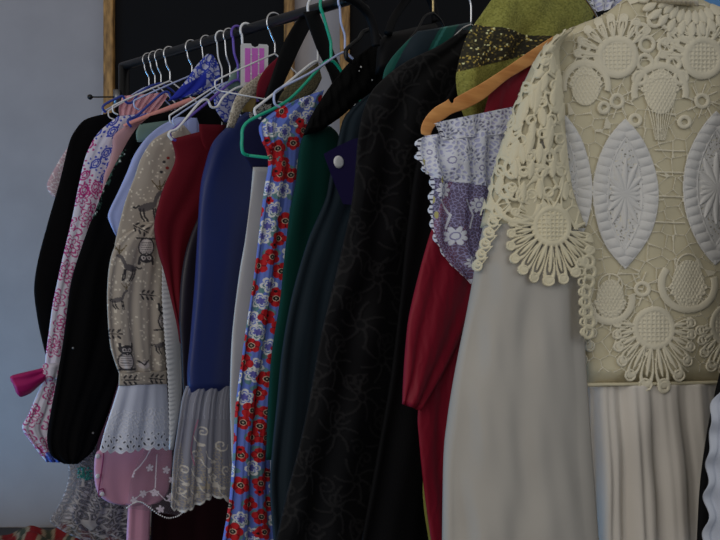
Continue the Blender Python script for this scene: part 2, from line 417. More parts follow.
# frame built as bars around the three windows
M_tag = mat('tag_white', K(190, 190, 205), rough=.4); M_strip = mat('tag_pink', K(190, 100, 185), rough=.5)
flat('backing', plt_, outer, .008, .0012, M_tag, tg)
for x0, x1 in ((245, 250.5), (251.8, 258), (259.3, 264.3)):
    flat('pink_strip', plt_, [(x0, 48), (x1, 48.3), (x1-.3, 82), (x0, 82)], .0092, .0007, M_strip, tg)
for x in (251.1, 258.6):
    for y in (55, 64, 74): disc('peg', plt_, x, y, 1.1, .0093, .0016, M_tag, tg)

# ================================================================== garments, from the far end of the rail
V_black = mat('black_velvet', (.0052, .0050, .0055, 1), rough=.95, spec=.05, bump=.3, bscale=700)
V_black2 = mat('black_crepe', (.0052, .0052, .006, 1), rough=.8, spec=.12, bump=.3, bscale=400)
M_print = mat('printed_cotton', attr=True, rough=.85, spec=.2, bump=.12, bscale=1400)
M_lace = mat('lace_thread', attr=True, alpha=True, rough=.9, spec=.15)
M_pink_sheer = mat('pink_chiffon', K(176, 140, 146), rough=.8, sheer=.75)

# pale pink blouse at the very back
pA = Plane(141)
t = thing('pink_blouse', 'pale pink sheer blouse behind the black velvet jacket at far left', 'blouse', base(pA, 205, 90))
def pink_lace(X, Y, U, V):
    p = Paint(X, Y, K(172, 138, 146, .7)); f1, f2 = voro(X, Y, 5); p.c[(f2-f1) < .12] = K(205, 185, 192, .95); return p.c, p.h
cloth('sleeve', pA, [(82, 128), (66, 150), (55, 168), (47, 184), (50, 194), (58, 200)], [(140, 128), (140, 145), (140, 160), (135, 175), (130, 190), (130, 204)], M_lace, t, th=.006, du=1.2, paint=pink_lace, sheet=True, folds=[(3, .003, 0, 0)])
cloth('ruffled_collar', Plane(153), [(122, 96), (118, 108), (120, 120)], [(170, 92), (160, 106), (150, 118)], mat('pink_ruffle', K(186, 140, 146), rough=.8), t, th=.004, folds=[(7, .006, 0, .4)], ramp=1, du=1.2, sheet=True)

pB = Plane(148)
t = thing('velvet_jacket', 'short black velvet jacket, leftmost dark garment on the rail', 'jacket', base(pB, 365, 90))
cloth('body', pB, [(108, 113), (86, 119), (76, 129), (69, 143), (60, 180), (48, 222), (38, 260), (34, 290), (38, 322), (43, 345), (48, 365)],
      [(165, 108), (165, 118), (165, 128), (165, 140), (160, 180), (155, 222), (150, 260), (145, 290), (140, 320), (135, 345), (130, 365)], V_black, t, th=.012, folds=[(2, .004, .2, .1)], wr=.003, seed=2)

# white dress with magenta flowers and blue paisley
MAG = K(150, 45, 105); BLU = K(48, 62, 150); WHT = K(178, 176, 188)
def floral_white(X, Y, U, V):
    p = Paint(X, Y, WHT)
    for (x, y, q) in scatter(20, 160, 196, 470, 29, .2, 5):
        for rr, n in ((11.5, 8), (7.5, 8)): p.petals(x, y, rr, n, None, rot=q*3, lobe=.5, base=.5, outline=MAG, ow=.75)
        p.disc(x, y, 2.6, 2.6, MAG); p.disc(x, y, 1.2, 1.2, WHT)
        for k in range(8): a = k*PI/4+q*3+.4; p.line([(x+3*math.cos(a), y+3*math.sin(a)), (x+6*math.cos(a), y+6*math.sin(a))], .45, MAG)
        p.curl(x+13, y+11, 5, q*6, .9, .7, MAG)
    for (x, y, q) in scatter(80, 170, 110, 196, 15, .3, 8):
        c = BLU if x > 88 and y < 182 else MAG
        p.disc(x, y, 6.5, 4, c, ang=1.9+q); p.disc(x, y, 4.6, 2.6, WHT, ang=1.9+q); p.ringe(x, y, 3, 1.6, .5, c, ang=1.9+q)
        for k in range(8): a = k*PI/4; p.disc(x+7.5*math.cos(a), y+6.5*math.sin(a), 1.1, 1.1, c)
    m = (Y > 452) & (X > 46); p.c[m] = np.where(((np.floor(X[m]/2)+np.floor(Y[m]/2)) % 2 > 0)[:, None], np.array(BLU), np.array(K(90, 110, 170)))
    return p.c, p.h
pC = Plane(156)
t = thing('white_print_dress', 'white dress printed with magenta flowers and blue paisley, tied with a magenta bow', 'dress', base(pC, 462, 60))
cloth('body', pC, [(118, 116), (98, 133), (86, 155), (78, 188), (72, 218), (62, 260), (53, 302), (49, 330), (45, 362), (47, 378)],
      [(175, 110), (170, 130), (165, 150), (160, 188), (150, 218), (145, 260), (135, 302), (130, 330), (120, 362), (110, 378)], M_print, t, th=.011, folds=[(6, .003, 0, .3)], du=.8, paint=floral_white, seed=4)
cloth('skirt', pC, [(47, 372), (36, 396), (28, 415), (22, 428), (32, 444), (46, 462)], [(84, 372), (84, 396), (84, 415), (84, 430), (82, 446), (76, 463)], M_print, t, th=.013, folds=[(5, .004, .1, .1)], du=.8, paint=floral_white, seed=5)
kn = cloth('knot', pC, [(43, 364), (42, 372), (45, 380)], [(60, 363), (61, 371), (60, 379)], M_print, t, off=.016, th=.010, du=.8, paint=floral_white, folds=[(2, .002, 0, .5)])
M_mag = mat('magenta_satin', K(140, 20, 82), rough=.5, spec=.35)
cloth('bow_loop', pC, [(48, 366), (38, 369), (25, 372), (13, 375), (10, 377)], [(48, 378), (40, 385), (31, 393), (21, 397), (17, 394)], M_mag, kn, off=.014, th=.011, du=1.2, folds=[(1.5, .003, .1, .3)], wr=.0025, wk=.12, seed=8, ramp=1)

# grey lace skirt low at the left
def lace_grey(X, Y, U, V):
    p = Paint(X, Y, K(92, 90, 94, .5)); Xw = X+4*np.sin(Y/7.)+2*np.sin(X/3.); Yw = Y+3*np.sin(X/9.)
    f1, f2 = voro(Xw, Yw*1.5, 10); g1, g2 = voro(Xw, Yw*1.4, 4.2)
    p.c[(g2-g1) < .12] = K(118, 115, 118, .75); m = (f2-f1) < .13; p.c[m] = K(142, 139, 139, .95); p.h[m] = .0008
    m = (f1 < .18); p.c[m] = K(150, 147, 152, .9)
    low = V > .93; p.c[low] = K(150, 148, 150, .95)
    sc_ = V > .965+.03*np.sin(U*70); p.c[sc_, 3] = 0
    return p.c, p.h
pU = Plane(160)
t = thing('grey_lace_skirt', 'grey lace skirt with a scalloped hem, lowest at the left of the rail', 'skirt', base(pU, 541, 100))
cloth('lining', Plane(158), [(78, 440), (80, 475), (76, 500), (72, 515), (80, 528), (96, 534)], [(150, 440), (150, 475), (150, 500), (150, 515), (150, 528), (150, 545)], mat('grey_tulle', K(84, 82, 92), rough=.8, sheer=.6), t, th=.008, folds=[(5, .004, 0, .1)])
cloth('lace_layer', pU, [(72, 440), (68, 462), (68, 478), (62, 497), (54, 511), (49, 521), (64, 532), (82, 540), (92, 545)], [(150, 440), (150, 462), (150, 480), (150, 500), (150, 515), (150, 525), (150, 536), (150, 546), (150, 556)], M_lace, t, th=.015, du=.7, sheet=True, paint=lace_grey, folds=[(5, .005, 0, .2)])
bl = [pU.p(78+RNG.rand()*14, 467+RNG.rand()*13, .021) for _ in range(60)]
balls('sequin_motif', bl, .0022, mat('green_sequin', K(30, 110, 100), rough=.2, spec=.8), t)

# salmon and pink
pD = Plane(163)
t = thing('salmon_blouse', 'dusty pink plain blouse between the paisley print and the long velvet coat', 'blouse', base(pD, 178, 140))
cloth('body', pD, [(130, 123), (114, 135), (112, 150), (108, 165), (103, 182), (100, 250), (100, 330)], [(185, 112), (185, 130), (180, 150), (175, 165), (170, 182), (160, 250), (150, 330)], mat('dusty_pink_cotton', K(160, 125, 130), rough=.85), t, th=.007, folds=[(3, .002, 0, .1)])
t = tag(tube('padded_hanger', smooth_path([Plane(167).p(x, y) for x, y in ((124, 126), (136, 121), (160, 112), (188, 101), (196, 99))], 30), .0062, M_pink_satin, k=12, taper=[min(1, .55+i*.04, .55+(29-i)*.08) for i in range(30)]),
        'salmon satin padded hanger arm above the long black velvet coat', 'hanger')

# long black velvet coat
def velvet_seq(X, Y, U, V):
    p = Paint(X, Y, (.0052, .005, .0055, 1)); m = (U*100 < 3.0+1.6*np.sin(Y/4)) & (Y > 150) & (Y < 222)
    h = hashf(np.floor(X/1.6), np.floor(Y/1.6)); p.c[m & (h > .6)] = K(44, 66, 58); p.c[m & (h > .93)] = K(150, 160, 155)
    p.h[m] = .001; return p.c, p.h
pE = Plane(170)
t = thing('velvet_coat', 'long black velvet coat with rounded hem and a glittering green neck edge', 'coat', base(pE, 464, 90))
cloth('body', pE, [(150, 116), (135, 130), (120, 155), (106, 182), (96, 208), (84, 240), (71, 282), (64, 335), (57, 378), (51, 410), (47, 438), (51, 455), (64, 464)],
      [(222, 98), (222, 120), (215, 150), (205, 180), (195, 210), (175, 250), (158, 290), (138, 340), (122, 382), (110, 410), (100, 436), (92, 452), (78, 464)], mat('black_velvet_sequined', attr=True, rough=.95, spec=.05, bump=.3, bscale=700), t, th=.013, du=1.2, paint=velvet_seq, folds=[(3, .004, .3, .1)], wr=.003, seed=9, endt=.02)
for q in (pE.p(93, 433, .012), pE.p(73, 348, .016)): balls('button', [q], .0022, mat('grey_button', K(110, 110, 110), rough=.3), t, nn=(10, 8))

# mauve, maroon
pV = Plane(174)
t = thing('mauve_skirt', 'dark mauve skirt showing as a sliver between velvet coat and eyelet frill', 'skirt', base(pV, 475, 130))
cloth('body', pV, [(122, 370), (108, 415), (97, 445), (97, 475)], [(180, 370), (180, 415), (180, 445), (180, 475)], mat('mauve_crepe', K(62, 38, 56), rough=.8), t, th=.008)
pX = Plane(175)
t = thing('maroon_gap_filler', 'very dark maroon cloth added to darken the gap low behind the organza flounce', 'dress', base(pX, 560, 190))
cloth('body', pX, [(165, 200), (158, 300), (152, 400), (152, 480), (150, 560)], [(215, 200), (230, 300), (245, 400), (255, 480), (262, 560)], mat('maroon_velvet', K(26, 9, 13), rough=.9, spec=.05), t, th=.008, folds=[(4, .005, 0, .1)])  # dark cloth added so the gap behind the flounce stays near black

# pink jacket with pearl buttons
pW = Plane(181)
M_pinkw = mat('pink_wool', K(176, 128, 148), rough=.8, bump=.2, bscale=500)
t = thing('pink_jacket', 'pink jacket with frog cord and pearl buttons below the white eyelet frill', 'jacket', base(pW, 545, 138))
cloth('body', pW, [(106, 445), (96, 453), (94, 468), (95, 484), (99, 495), (108, 502), (120, 505)], [(172, 445), (172, 453), (172, 465), (170, 480), (168, 492), (160, 502), (146, 506)], M_pinkw, t, th=.010, folds=[(2, .003, .1, .1)], seed=12, wr=.002)
cloth('sash', pW, [(130, 490), (128, 508), (127, 525), (126, 548)], [(152, 490), (151, 508), (150, 525), (149, 548)], M_pinkw, t, th=.006, folds=[(1.5, .004, .2, 0)], ramp=1)
tube('frog_cord', smooth_path([pW.p(x, y, .013) for x, y in ((104, 448), (103, 460), (101, 475), (99, 488), (99, 496), (104, 494), (103, 489), (99, 490))], 60), .0014, mat('plum_cord', K(110, 40, 75), rough=.6), t)
for y in (456, 476): disc('button', pW, 97.5, y, 2.5, .009, .003, mat('pearl', K(205, 190, 205), rough=.2, spec=.7), t)
disc('button', pW, 102, 494, 2.5, .012, .003, MATS['pearl'], t)

# sheer veil with pearl edging
def veil(X, Y, U, V):
    p = Paint(X, Y, K(120, 112, 122, .22)); c = K(190, 180, 190, .95)
    p.line([(150, 450), (146, 458), (140, 466), (131, 474), (134, 468)], .7, c); p.line([(157, 455), (156, 475), (155, 490), (140, 495), (132, 502)], .6, c)
    p.line([(155, 490), (165, 500), (176, 503)], .6, c)
    for x, y in ((131, 474), (155, 493), (143, 494), (150, 468), (166, 470), (134, 500), (160, 509), (172, 480), (170, 497)):
        p.petals(x, y, 4.2, 5, c, rot=x, lobe=.65, base=.35)
    return p.c, p.h
pY = Plane(187)
t = thing('pearl_veil', 'sheer veil with leaf embroidery and a pearl-beaded hem over the pink jacket', 'veil', base(pY, 518, 150))
vc = cloth('sheer_cloth', pY, [(150, 440), (138, 462), (131, 478), (129, 492), (127, 508)], [(186, 440), (186, 462), (186, 478), (186, 494), (182, 516)], M_lace, t, th=.004, du=.6, sheet=True, paint=veil, folds=[(2, .002, 0, 0)])
pe = smooth_path([pY.p(x, y, .004) for x, y in ((127, 508), (134, 503), (141, 502), (149, 507), (158, 514), (168, 518), (178, 516), (184, 511))], 34)
balls('pearl_trim', pe, .0019, MATS['pearl'], vc, nn=(8, 6))

# pale blue shirt
pF = Plane(193)
t = thing('pale_blue_shirt', 'plain pale blue shirt with a pointed sleeve end left of the owl print', 'shirt', base(pF, 236, 140))
M_pb = mat('pale_blue_cotton', K(140, 150, 192), rough=.8)
cloth('body', pF, [(178, 117), (160, 126), (146, 138), (134, 155), (127, 172), (118, 192), (108, 214), (111, 226), (116, 236)], [(197, 118), (200, 130), (195, 145), (190, 160), (185, 175), (170, 195), (160, 212), (150, 225), (140, 236)], M_pb, t, th=.008, folds=[(3, .003, .2, .2)], seed=14, wr=.002)
cloth('collar', pF, [(188, 118), (186, 128), (192, 138)], [(197, 118), (198, 128), (196, 138)], M_pb, t, off=.009, th=.003)

# dress of owl and deer print with a white eyelet frill
BGE = K(146, 138, 127); DK = K(52, 50, 52); LG = K(165, 158, 155)
def woodland(X, Y, U, V):
    p = Paint(X, Y, BGE)
    h = hashf(np.floor(X/1.7), np.floor(Y/1.7), 5); m = h > .93; p.c[m] = K(185, 178, 164)
    def deer(x, y, s=1, f=1):
        q = lambda pts: [(x+f*s*a, y+s*b) for a, b in pts]
        p.disc(x, y, 8*s, 3.6*s, K(84, 80, 80), ang=-.3*f); p.line(q([(6, -3), (9, -11), (12, -13)]), 1.6*s, K(84, 80, 80)); p.disc(x+12*s*f, y-13*s, 2.8*s, 1.7*s, K(84, 80, 80))
        for a in (-6, -3, 5, 7): p.line(q([(a, 2), (a+1, 8), (a+(2 if a > 0 else 4), 13)]), .8*s, DK)
        p.line(q([(-7, -1), (-10, 1), (-12, 0)]), .8*s, DK)
        for dx in (-4, 0, 3): p.line(q([(11, -15), (11+dx, -20), (11+dx*1.7, -24)]), .5*s, K(88, 78, 58))
        p.line(q([(7, -20), (11, -18), (16, -21)]), .5*s, K(88, 78, 58))
    def owl(x, y, f=1):
        p.disc(x, y+3*f, 6.6, 8.6, LG); p.disc(x, y-8*f, 6.6, 5, DK)
        p.line([(x-6, y-8*f), (x-6.5, y-14*f)], 1.2, DK); p.line([(x+6, y-8*f), (x+6.5, y-14*f)], 1.2, DK)
        for dx in (-2.7, 2.7): p.disc(x+dx, y-8*f, 2, 2, LG); p.disc(x+dx, y-8*f, 1, 1, DK)
        p.line([(x, y-6.5*f), (x, y-4.5*f)], .8, LG)
        for k in range(5): p.line([(x-4.5, y+(-2+k*2.3)*f), (x+4.5, y+(-2+k*2.3)*f)], .45, K(100, 96, 95))
        p.ringe(x, y+3*f, 7, 8.8, .7, DK); p.line([(x-10, y+12*f), (x+10, y+11*f)], .8, DK)
    def sprig(x, y, r=0):
        ca, sa = math.cos(r), math.sin(r); T = lambda a, b: (x+a*ca-b*sa, y+a*sa+b*ca)
        p.line([T(-8, 0), T(8, 0)], .6, DK)
        for a in (-5, 0, 5):
            for b in (-3.2, 3.2): xx, yy = T(a, b); p.disc(xx, yy, 2.5, 1.1, DK, ang=r+.9*(1 if b > 0 else -1)); 
    deer(147, 207, 1.1); deer(130, 268, .95, -1); deer(160, 345, .7)
    owl(126, 358); owl(146, 250, -1); owl(165, 318)
    sprig(141, 229, .5); sprig(148, 295, .1); sprig(114, 334, 0); sprig(130, 380, 0); sprig(157, 379, 0.1); deer(118, 300, .7, 1)
    p.disc(144, 365, 5, 3.5, LG); p.line([(139, 361), (144, 365), (148, 360)], .8, DK)
    for x, y in ((164, 162), (167, 168), (161, 172), (168, 158)): p.disc(x, y, 1.6, 1.6, K(120, 40, 40) if x > 165 else DK)
    return p.c, p.h
pG = Plane(203)
t = thing('owl_print_dress', 'beige dress printed with owls and deer, with a white eyelet frill', 'dress', base(pG, 452, 140))
cloth('body', pG, [(176, 127), (154, 139), (141, 158), (134, 178), (125, 202), (117, 233), (113, 255), (112, 275), (112, 300), (114, 345), (121, 374)],
      [(184, 125), (195, 140), (197, 160), (197, 180), (195, 202), (188, 235), (182, 255), (176, 275), (172, 300), (168, 345), (166, 373)], M_print, t, th=.009, du=.7, paint=woodland, folds=[(2, .003, .1, .1)], seed=21, wr=.002)
cloth('sleeve', pG, [(149, 223), (128, 232), (115, 246), (109, 266), (107, 300), (110, 345), (119, 374)], [(158, 224), (164, 245), (167, 262), (167, 280), (165, 310), (166, 345), (166, 372)], M_print, t, off=.012, th=.008, du=.7, paint=woodland, folds=[(3, .0055, .35, .15)], ramp=.2, seed=22, wr=.003, endt=.004)
cloth('waistband', pG, [(119, 372), (118.5, 386)], [(167, 370), (167, 384)], M_print, t, off=.014, th=.006, du=.7, paint=woodland, endt=.003)
def eyelet(X, Y, U, V):
    wht = (.74, .79, .93, 1); p = Paint(X, Y, wht)
    hem = 449+3.0*np.abs(np.sin(U*PI*8))+2*np.sin(U*6)
    thr = (.84, .87, .96, 1)
    d = hem-Y
    hx = U*8*1.0
    cell = np.abs(hx-np.floor(hx)-.5)
    sp = 6.2
    fx = X/sp
    for row, (dd, rr) in enumerate(((5, 1.15), (11, 1.0), (16, .7))):
        q = (fx+row*.5)-np.floor(fx+row*.5)-.5
        m = np.hypot(q*sp, d-dd) < rr; p.c[m] = K(40, 40, 50); p.h[m] = -.001
        ring = (np.abs(np.hypot(q*sp, d-dd)-rr-.8) < .45); p.c[ring] = thr; p.h[ring] = .0007
    f1, f2 = voro(X, Y, 4); m = (d > 20) & (d < 42) & ((f2-f1) < .14); p.c[m] = thr; p.h[m] = .0006
    m = d < 1.2; p.c[m] = thr; p.c[Y > hem, 3] = 0
    return p.c, p.h
cloth('eyelet_frill', pG, [(119, 383), (112, 405), (104, 430), (97, 456)], [(167.5, 382), (169, 405), (170, 430), (171, 456)], M_lace, t, off=.004, th=.012, sheet=True, du=.6, paint=eyelet, folds=[(2.6, .0045, .15, .0)], ramp=.3)

# white pleated ruffle
pI = Plane(212)
def pleats(X, Y, U, V):
    p = Paint(X, Y, K(165, 168, 172)); edge = U < .55
    p.h = np.where(edge, .0016*np.sin(Y*1.35+np.sin(Y/9)*2+U*2)*(1-U/.55), 0); return p.c, p.h
t = thing('pleated_blouse', 'white blouse showing only its narrow pleated ruffle left of the red dress', 'blouse', base(pI, 452, 172))
cloth('ruffle', pI, [(160, 245), (162, 270), (162, 300), (165, 345), (168, 385), (169, 425), (169, 450)], [(185, 245), (185, 270), (182, 300), (181, 345), (182, 385), (180, 410), (173, 450)], mat('white_cotton', attr=True, rough=.85), t, th=.006, du=.6, paint=pleats)

# red dress
pJ = Plane(221)
M_red = mat('dark_red_crepe', K(88, 13, 24), rough=.8, spec=.2, bump=.2, bscale=400)
t = thing('dark_red_dress', 'dark red dress with a turned collar between owl print and navy satin', 'dress', base(pJ, 345, 182))
cloth('body', pJ, [(171, 139), (175, 160), (164, 186), (158, 205), (154, 227), (158, 252), (164, 272), (171, 300), (178, 330), (180.5, 344)],
      [(222, 126), (240, 145), (235, 175), (220, 200), (205, 220), (194, 240), (188, 262), (184, 290), (184, 325), (183, 344)], M_red, t, th=.010, folds=[(1.6, .004, .0, .2)], ramp=.6, seed=31, wr=.002)
cloth('collar', pJ, [(199, 124), (200, 138), (206, 152)], [(226, 125), (219, 142), (212, 156)], M_red, t, off=.010, th=.006)
pK0 = Plane(232)
t = thing('charcoal_satin_dress', 'charcoal satin dress in the narrow gap between dark red and navy', 'dress', base(pK0, 420, 190))
cloth('body', pK0, [(212, 190), (196, 222), (186, 250), (181, 280), (179, 320), (181, 350), (184, 420)], [(260, 190), (250, 222), (240, 250), (235, 280), (230, 320), (228, 350), (226, 420)], mat('charcoal_satin', K(34, 30, 36), rough=.4, spec=.4), t, th=.008, folds=[(2, .004, .2, .1)])

# navy satin dress with organza flounce
pK = Plane(247)
M_navy = mat('navy_satin', K(28, 38, 82), rough=.42, spec=.35)
t = thing('navy_satin_dress', 'navy blue satin dress with a beaded collar and grey organza flounce', 'dress', base(pK, 515, 205))
cloth('body', pK, [(246, 112), (228, 126), (213, 142), (205, 165), (200, 190), (197, 240), (194, 290), (190, 340), (187, 372), (188, 396)],
      [(274, 106), (285, 125), (282, 145), (275, 170), (266, 195), (252, 240), (243, 290), (238, 340), (236, 370), (233, 393)], M_navy, t, th=.022, folds=[(1, .003, .3, .1)], seed=41, wr=.002, ramp=.6, endt=.02)
def organza(X, Y, U, V):
    p = Paint(X, Y, K(142, 142, 150, .6)); th = K(176, 170, 160, .98)
    top = (V < .25) & (np.abs(np.sin(U*60+np.sin(V*9)*2)) < .25); p.c[top] = K(150, 150, 160, .8)
    low = V > .5; f1, f2 = voro(X*1.0, Y, 3.0); m = (V > .42+.25*np.sin(U*11+2)**2) & ((f2-f1) < .16); p.c[m] = K(150, 140, 122, .9)
    for x, y, r, a in ((221, 445, 7, 0), (196, 455, 6, 2), (214, 478, 6, 1), (184, 470, 5, 3), (203, 432, 5, 4), (226, 470, 5, 2), (180, 490, 5, 0)):
        p.curl(x, y, r, a, 1.1, .75, th)
    for x, y in ((209, 470), (216, 486), (199, 480), (186, 484), (178, 503), (197, 497), (222, 488), (226, 498), (207, 495), (213, 462), (201, 445), (188, 500)):
        p.disc(x, y, 3.6, 1.7, th, ang=x % 3); p.line([(x, y), (x-6, y-5), (x-8, y-11)], .5, th)
    p.line([(198, 420), (193, 435), (190, 450), (194, 465)], .7, K(150, 100, 120, .9))
    hem = 503+7*np.sin(U*PI*2.1+.4)+2.6*np.abs(np.sin(U*PI*8))
    m = (hem-Y < 2.4); p.c[m] = K(170, 168, 162, .98); p.h[m] = .001; p.c[Y > hem, 3] = 0
    return p.c, p.h
cloth('organza_flounce', pK, [(186, 386), (181, 400), (176, 430), (172, 460), (170, 490), (168, 520)], [(238, 386), (238, 402), (238, 430), (239, 460), (240, 490), (240, 520)], M_lace, t, off=.002, th=.014, sheet=True, du=.6, paint=organza, folds=[(4, .006, .1, .15), (9, .0015, 0, .2)], ramp=.5)
cloth('flounce_lining', pK, [(190, 388), (184, 420), (178, 450), (176, 485)], [(234, 388), (234, 420), (234, 450), (234, 490)], mat('grey_net', K(96, 94, 106), rough=.8, sheer=.55), t, off=-.008, th=.003)
cb = []
for i in range(260):
    a, b = RNG.rand(), RNG.rand(); x = 251+(272-251)*a-2*b; y = 107-8*a+(12-1*a)*b; cb.append(pK.p(x, y, .024+.002*RNG.rand()))
balls('beaded_collar', cb, .0017, mat('silver_bead', (.62, .6, .54, 1), rough=.25, metal=.6), t, nn=(6, 4))
cloth('collar_stand', pK, [(253, 103), (249, 120)], [(274, 97), (273, 112)], V_black2, t, off=.016, th=.006)

# navy top with white strip
pL = Plane(292)
t = thing('navy_white_dress', 'dark navy dress with a long white strip left of the flowered dress', 'dress', base(pL, 482, 240))
M_navy2 = mat('dark_navy_crepe', K(20, 22, 52), rough=.75)
cloth('bodice', pL, [(264, 110), (247, 121), (241, 138), (243, 154), (252, 169)], [(315, 100), (315, 120), (310, 138), (305, 154), (300, 170)], M_navy2, t, th=.006)
M_wstrip = mat('white_crepe', K(160, 160, 158), rough=.85)
cloth('white_strip', pL, [(253, 167), (250, 200), (245, 240), (239, 275), (232, 335), (230, 390), (231, 440), (233, 482)], [(285, 167), (280, 200), (272, 240), (265, 275), (255, 335), (250, 390), (244, 440), (240, 482)], M_wstrip, t, th=.005, off=.004)

# flowered dress
def poppies(X, Y, U, V):
    p = Paint(X, Y, K(88, 106, 176)); RD = K(165, 28, 34); DR = K(98, 14, 24); WT = K(190, 196, 212); GN = K(82, 116, 122)
    S = scatter(205, 340, 84, 555, 18, .22, 17)
    for i, (x, y, q) in enumerate(S):
        p.disc(x+8*math.cos(q*7), y+7*math.sin(q*7), 4.5, 2.8, GN, ang=q*5); p.disc(x-7*math.cos(q*9), y+7*math.sin(q*5), 3.6, 2.2, GN, ang=q*3)
    for i, (x, y, q) in enumerate(S):
        if q < .40:
            p.petals(x, y, 7.0, 6, None, rot=q*9, lobe=.45, base=.6, outline=WT, ow=1.05); p.petals(x, y, 3.4, 6, K(84, 82, 150), rot=q*9); p.petals(x, y, 4.6, 6, None, rot=q*9, lobe=.5, base=.5, outline=WT, ow=.5)
    for i, (x, y, q) in enumerate(S):
        if q >= .40:
            r = 6.6+2.4*(q-.45)*2
            p.petals(x, y, r, 5, RD, rot=q*9, lobe=.3, base=.72); 
            for k in range(5): a = k*2*PI/5-q*9+PI/5; p.line([(x+3*math.cos(a), y+3*math.sin(a)), (x+r*.75*math.cos(a), y+r*.75*math.sin(a))], .45, DR)
            p.disc(x, y, 2.9, 2.9, K(185, 160, 140)); p.disc(x, y, 2.3, 2.3, K(28, 24, 28)); p.disc(x, y, .8, .8, K(150, 140, 120))
    for x, y, q in scatter(212, 335, 90, 555, 34, .4, 5): p.petals(x, y, 4.2, 5, RD, rot=q*5); p.disc(x, y, 1.4, 1.4, K(25, 20, 26))
    return p.c, p.h
pM = Plane(330)
t = thing('poppy_dress', 'blue dress covered in red poppies and white flower outlines, on the green hanger', 'dress', base(pM, 545, 250))
cloth('body', pM, [(298, 99), (279, 108), (262, 121), (259, 132), (266, 150), (268, 166), (264, 190), (261, 215), (254, 275), (245, 335), (238, 385), (235, 410), (233, 450), (229, 500), (221, 548)],
      [(324, 90), (318, 112), (312, 128), (306, 145), (302, 165), (300, 180), (298, 200), (295, 225), (290, 275), (284, 335), (278, 385), (275, 410), (270, 450), (272, 500), (279, 548)], mat('poppy_cotton', attr=True, rough=.75, spec=.25, bump=.1, bscale=1200), t, th=.010, du=.55, paint=poppies, folds=[(2.5, .005, .15, .25), (5, .0015, 0, .3)], ramp=.5, seed=51, wr=.002)
cloth('neck_frill', pM, [(259, 126), (262, 142), (270, 155)], [(276, 116), (276, 130), (276, 142)], MATS['poppy_cotton'], t, off=.011, th=.005, du=.55, paint=poppies, folds=[(3, .003, 0, 0)], ramp=1)

# dark green, slate, purple, black fur
pN = Plane(352)
t = thing('bottle_green_dress', 'bottle green dress with a rounded shoulder right of the poppy dress', 'dress', base(pN, 470, 290))
cloth('body', pN, [(318, 127), (305, 133), (299, 150), (296, 180), (290, 210), (284, 260), (280, 300), (272, 350), (268, 400), (266, 460)],
      [(330, 126), (338, 134), (345, 155), (348, 180), (348, 210), (340, 260), (335, 300), (330, 350), (325, 400), (320, 460)], mat('bottle_green_velvet', K(5, 44, 38), rough=.85, spec=.15), t, th=.014, folds=[(1.5, .004, .2, .1)], endt=.03)
pO = Plane(368)
t = thing('slate_gown', 'long slate blue-grey gown behind the black damask gown', 'gown', base(pO, 548, 320))
cloth('body', pO, [(374, 90), (354, 106), (343, 120), (337, 145), (330, 175), (325, 200), (308, 240), (292, 295), (282, 350), (277, 400), (272, 450), (270, 490), (274, 548)],
      [(410, 85), (412, 100), (412, 120), (412, 150), (410, 180), (405, 210), (400, 250), (395, 300), (390, 350), (388, 400), (385, 450), (380, 490), (380, 548)], mat('slate_crepe', K(23, 33, 40), rough=.7, spec=.2), t, th=.014, folds=[(5, .006, .2, .15)], ramp=.4, seed=61)
pZ = Plane(384)
t = thing('purple_top', 'dark purple top with one round silver button beside the slate gown', 'top', base(pZ, 205, 345))
lp = flat('lapel', pZ, [(323.5, 154), (338, 146), (353, 139), (400, 130), (400, 200), (362, 206), (343, 204), (333, 180)], 0, .004, mat('purple_crepe', K(26, 18, 62), rough=.7), t)
disc('silver_button', pZ, 338, 162, 6.4, .003, .005, mat('rhinestone', K(215, 215, 215), rough=.25, spec=.8), lp)
disc('button_rim', pZ, 338, 162, 6.9, .001, .003, M_chrome, lp)
pP = Plane(360)
t = thing('black_fur_stole', 'black fluffy stole with glints above the bottle green dress', 'stole', base(pP, 137, 320))
cloth('fur_body', pP, [(380, 40), (352, 60), (336, 78), (322, 98), (309, 120), (303, 136)], [(420, 32), (412, 62), (385, 84), (360, 100), (342, 116), (322, 130)], mat('black_fur', (.006, .006, .006, 1), rough=.95, spec=.05, bump=1, bscale=350), t, th=.016, du=1.5, wr=.004, wk=.5, endt=.02)
balls('glint_bead', [pP.p(361, 67, .014), pP.p(366, 72, .014), pP.p(359, 71, .012), pP.p(372, 80, .014)], .0018, MATS['rhinestone'], t, nn=(8, 6))

# black bag strap looped over the rail
pBg = Plane(296)
M_bag = mat('black_leather', K(6, 6, 7), rough=.6, spec=.15)
t = thing('fabric_bag', 'black bag whose wide strap loops over the rail right of the silver hook', 'bag', base(pBg, 110, 300))
cloth('strap', pBg, [(304, 10), (293, 26), (283, 44), (275, 66), (268, 88), (264, 104)], [(318, 12), (309, 30), (300, 48), (290, 70), (281, 90), (277, 104)], M_bag, t, off=.016, th=.004)
cloth('strap', Plane(322), [(303, 12), (311, 34), (318, 52), (328, 72), (334, 90)], [(318, 10), (328, 34), (334, 52), (343, 72), (350, 90)], M_bag, t, off=0, th=.004)
pH = Plane(392)
t = thing('black_handbag', 'black handbag hanging from the rail by its glossy curved handles', 'handbag', base(pH, 75, 400))
cloth('bag_body', pH, [(385, 34), (378, 45), (375, 75)], [(436, 22), (442, 40), (445, 75)], M_bag, t, th=.03, endt=.02)
for off, pts in ((0.02, ((376, 46), (374, 30), (368, 14), (356, 2), (340, -6))), (0.02, ((388, 34), (393, 20), (402, 6), (412, -6), (424, -10), (432, 4), (436, 22)))):
    tube('handle', smooth_path([pH.p(x, y, off) for x, y in pts], 30), .0075, M_bag, t, k=12)

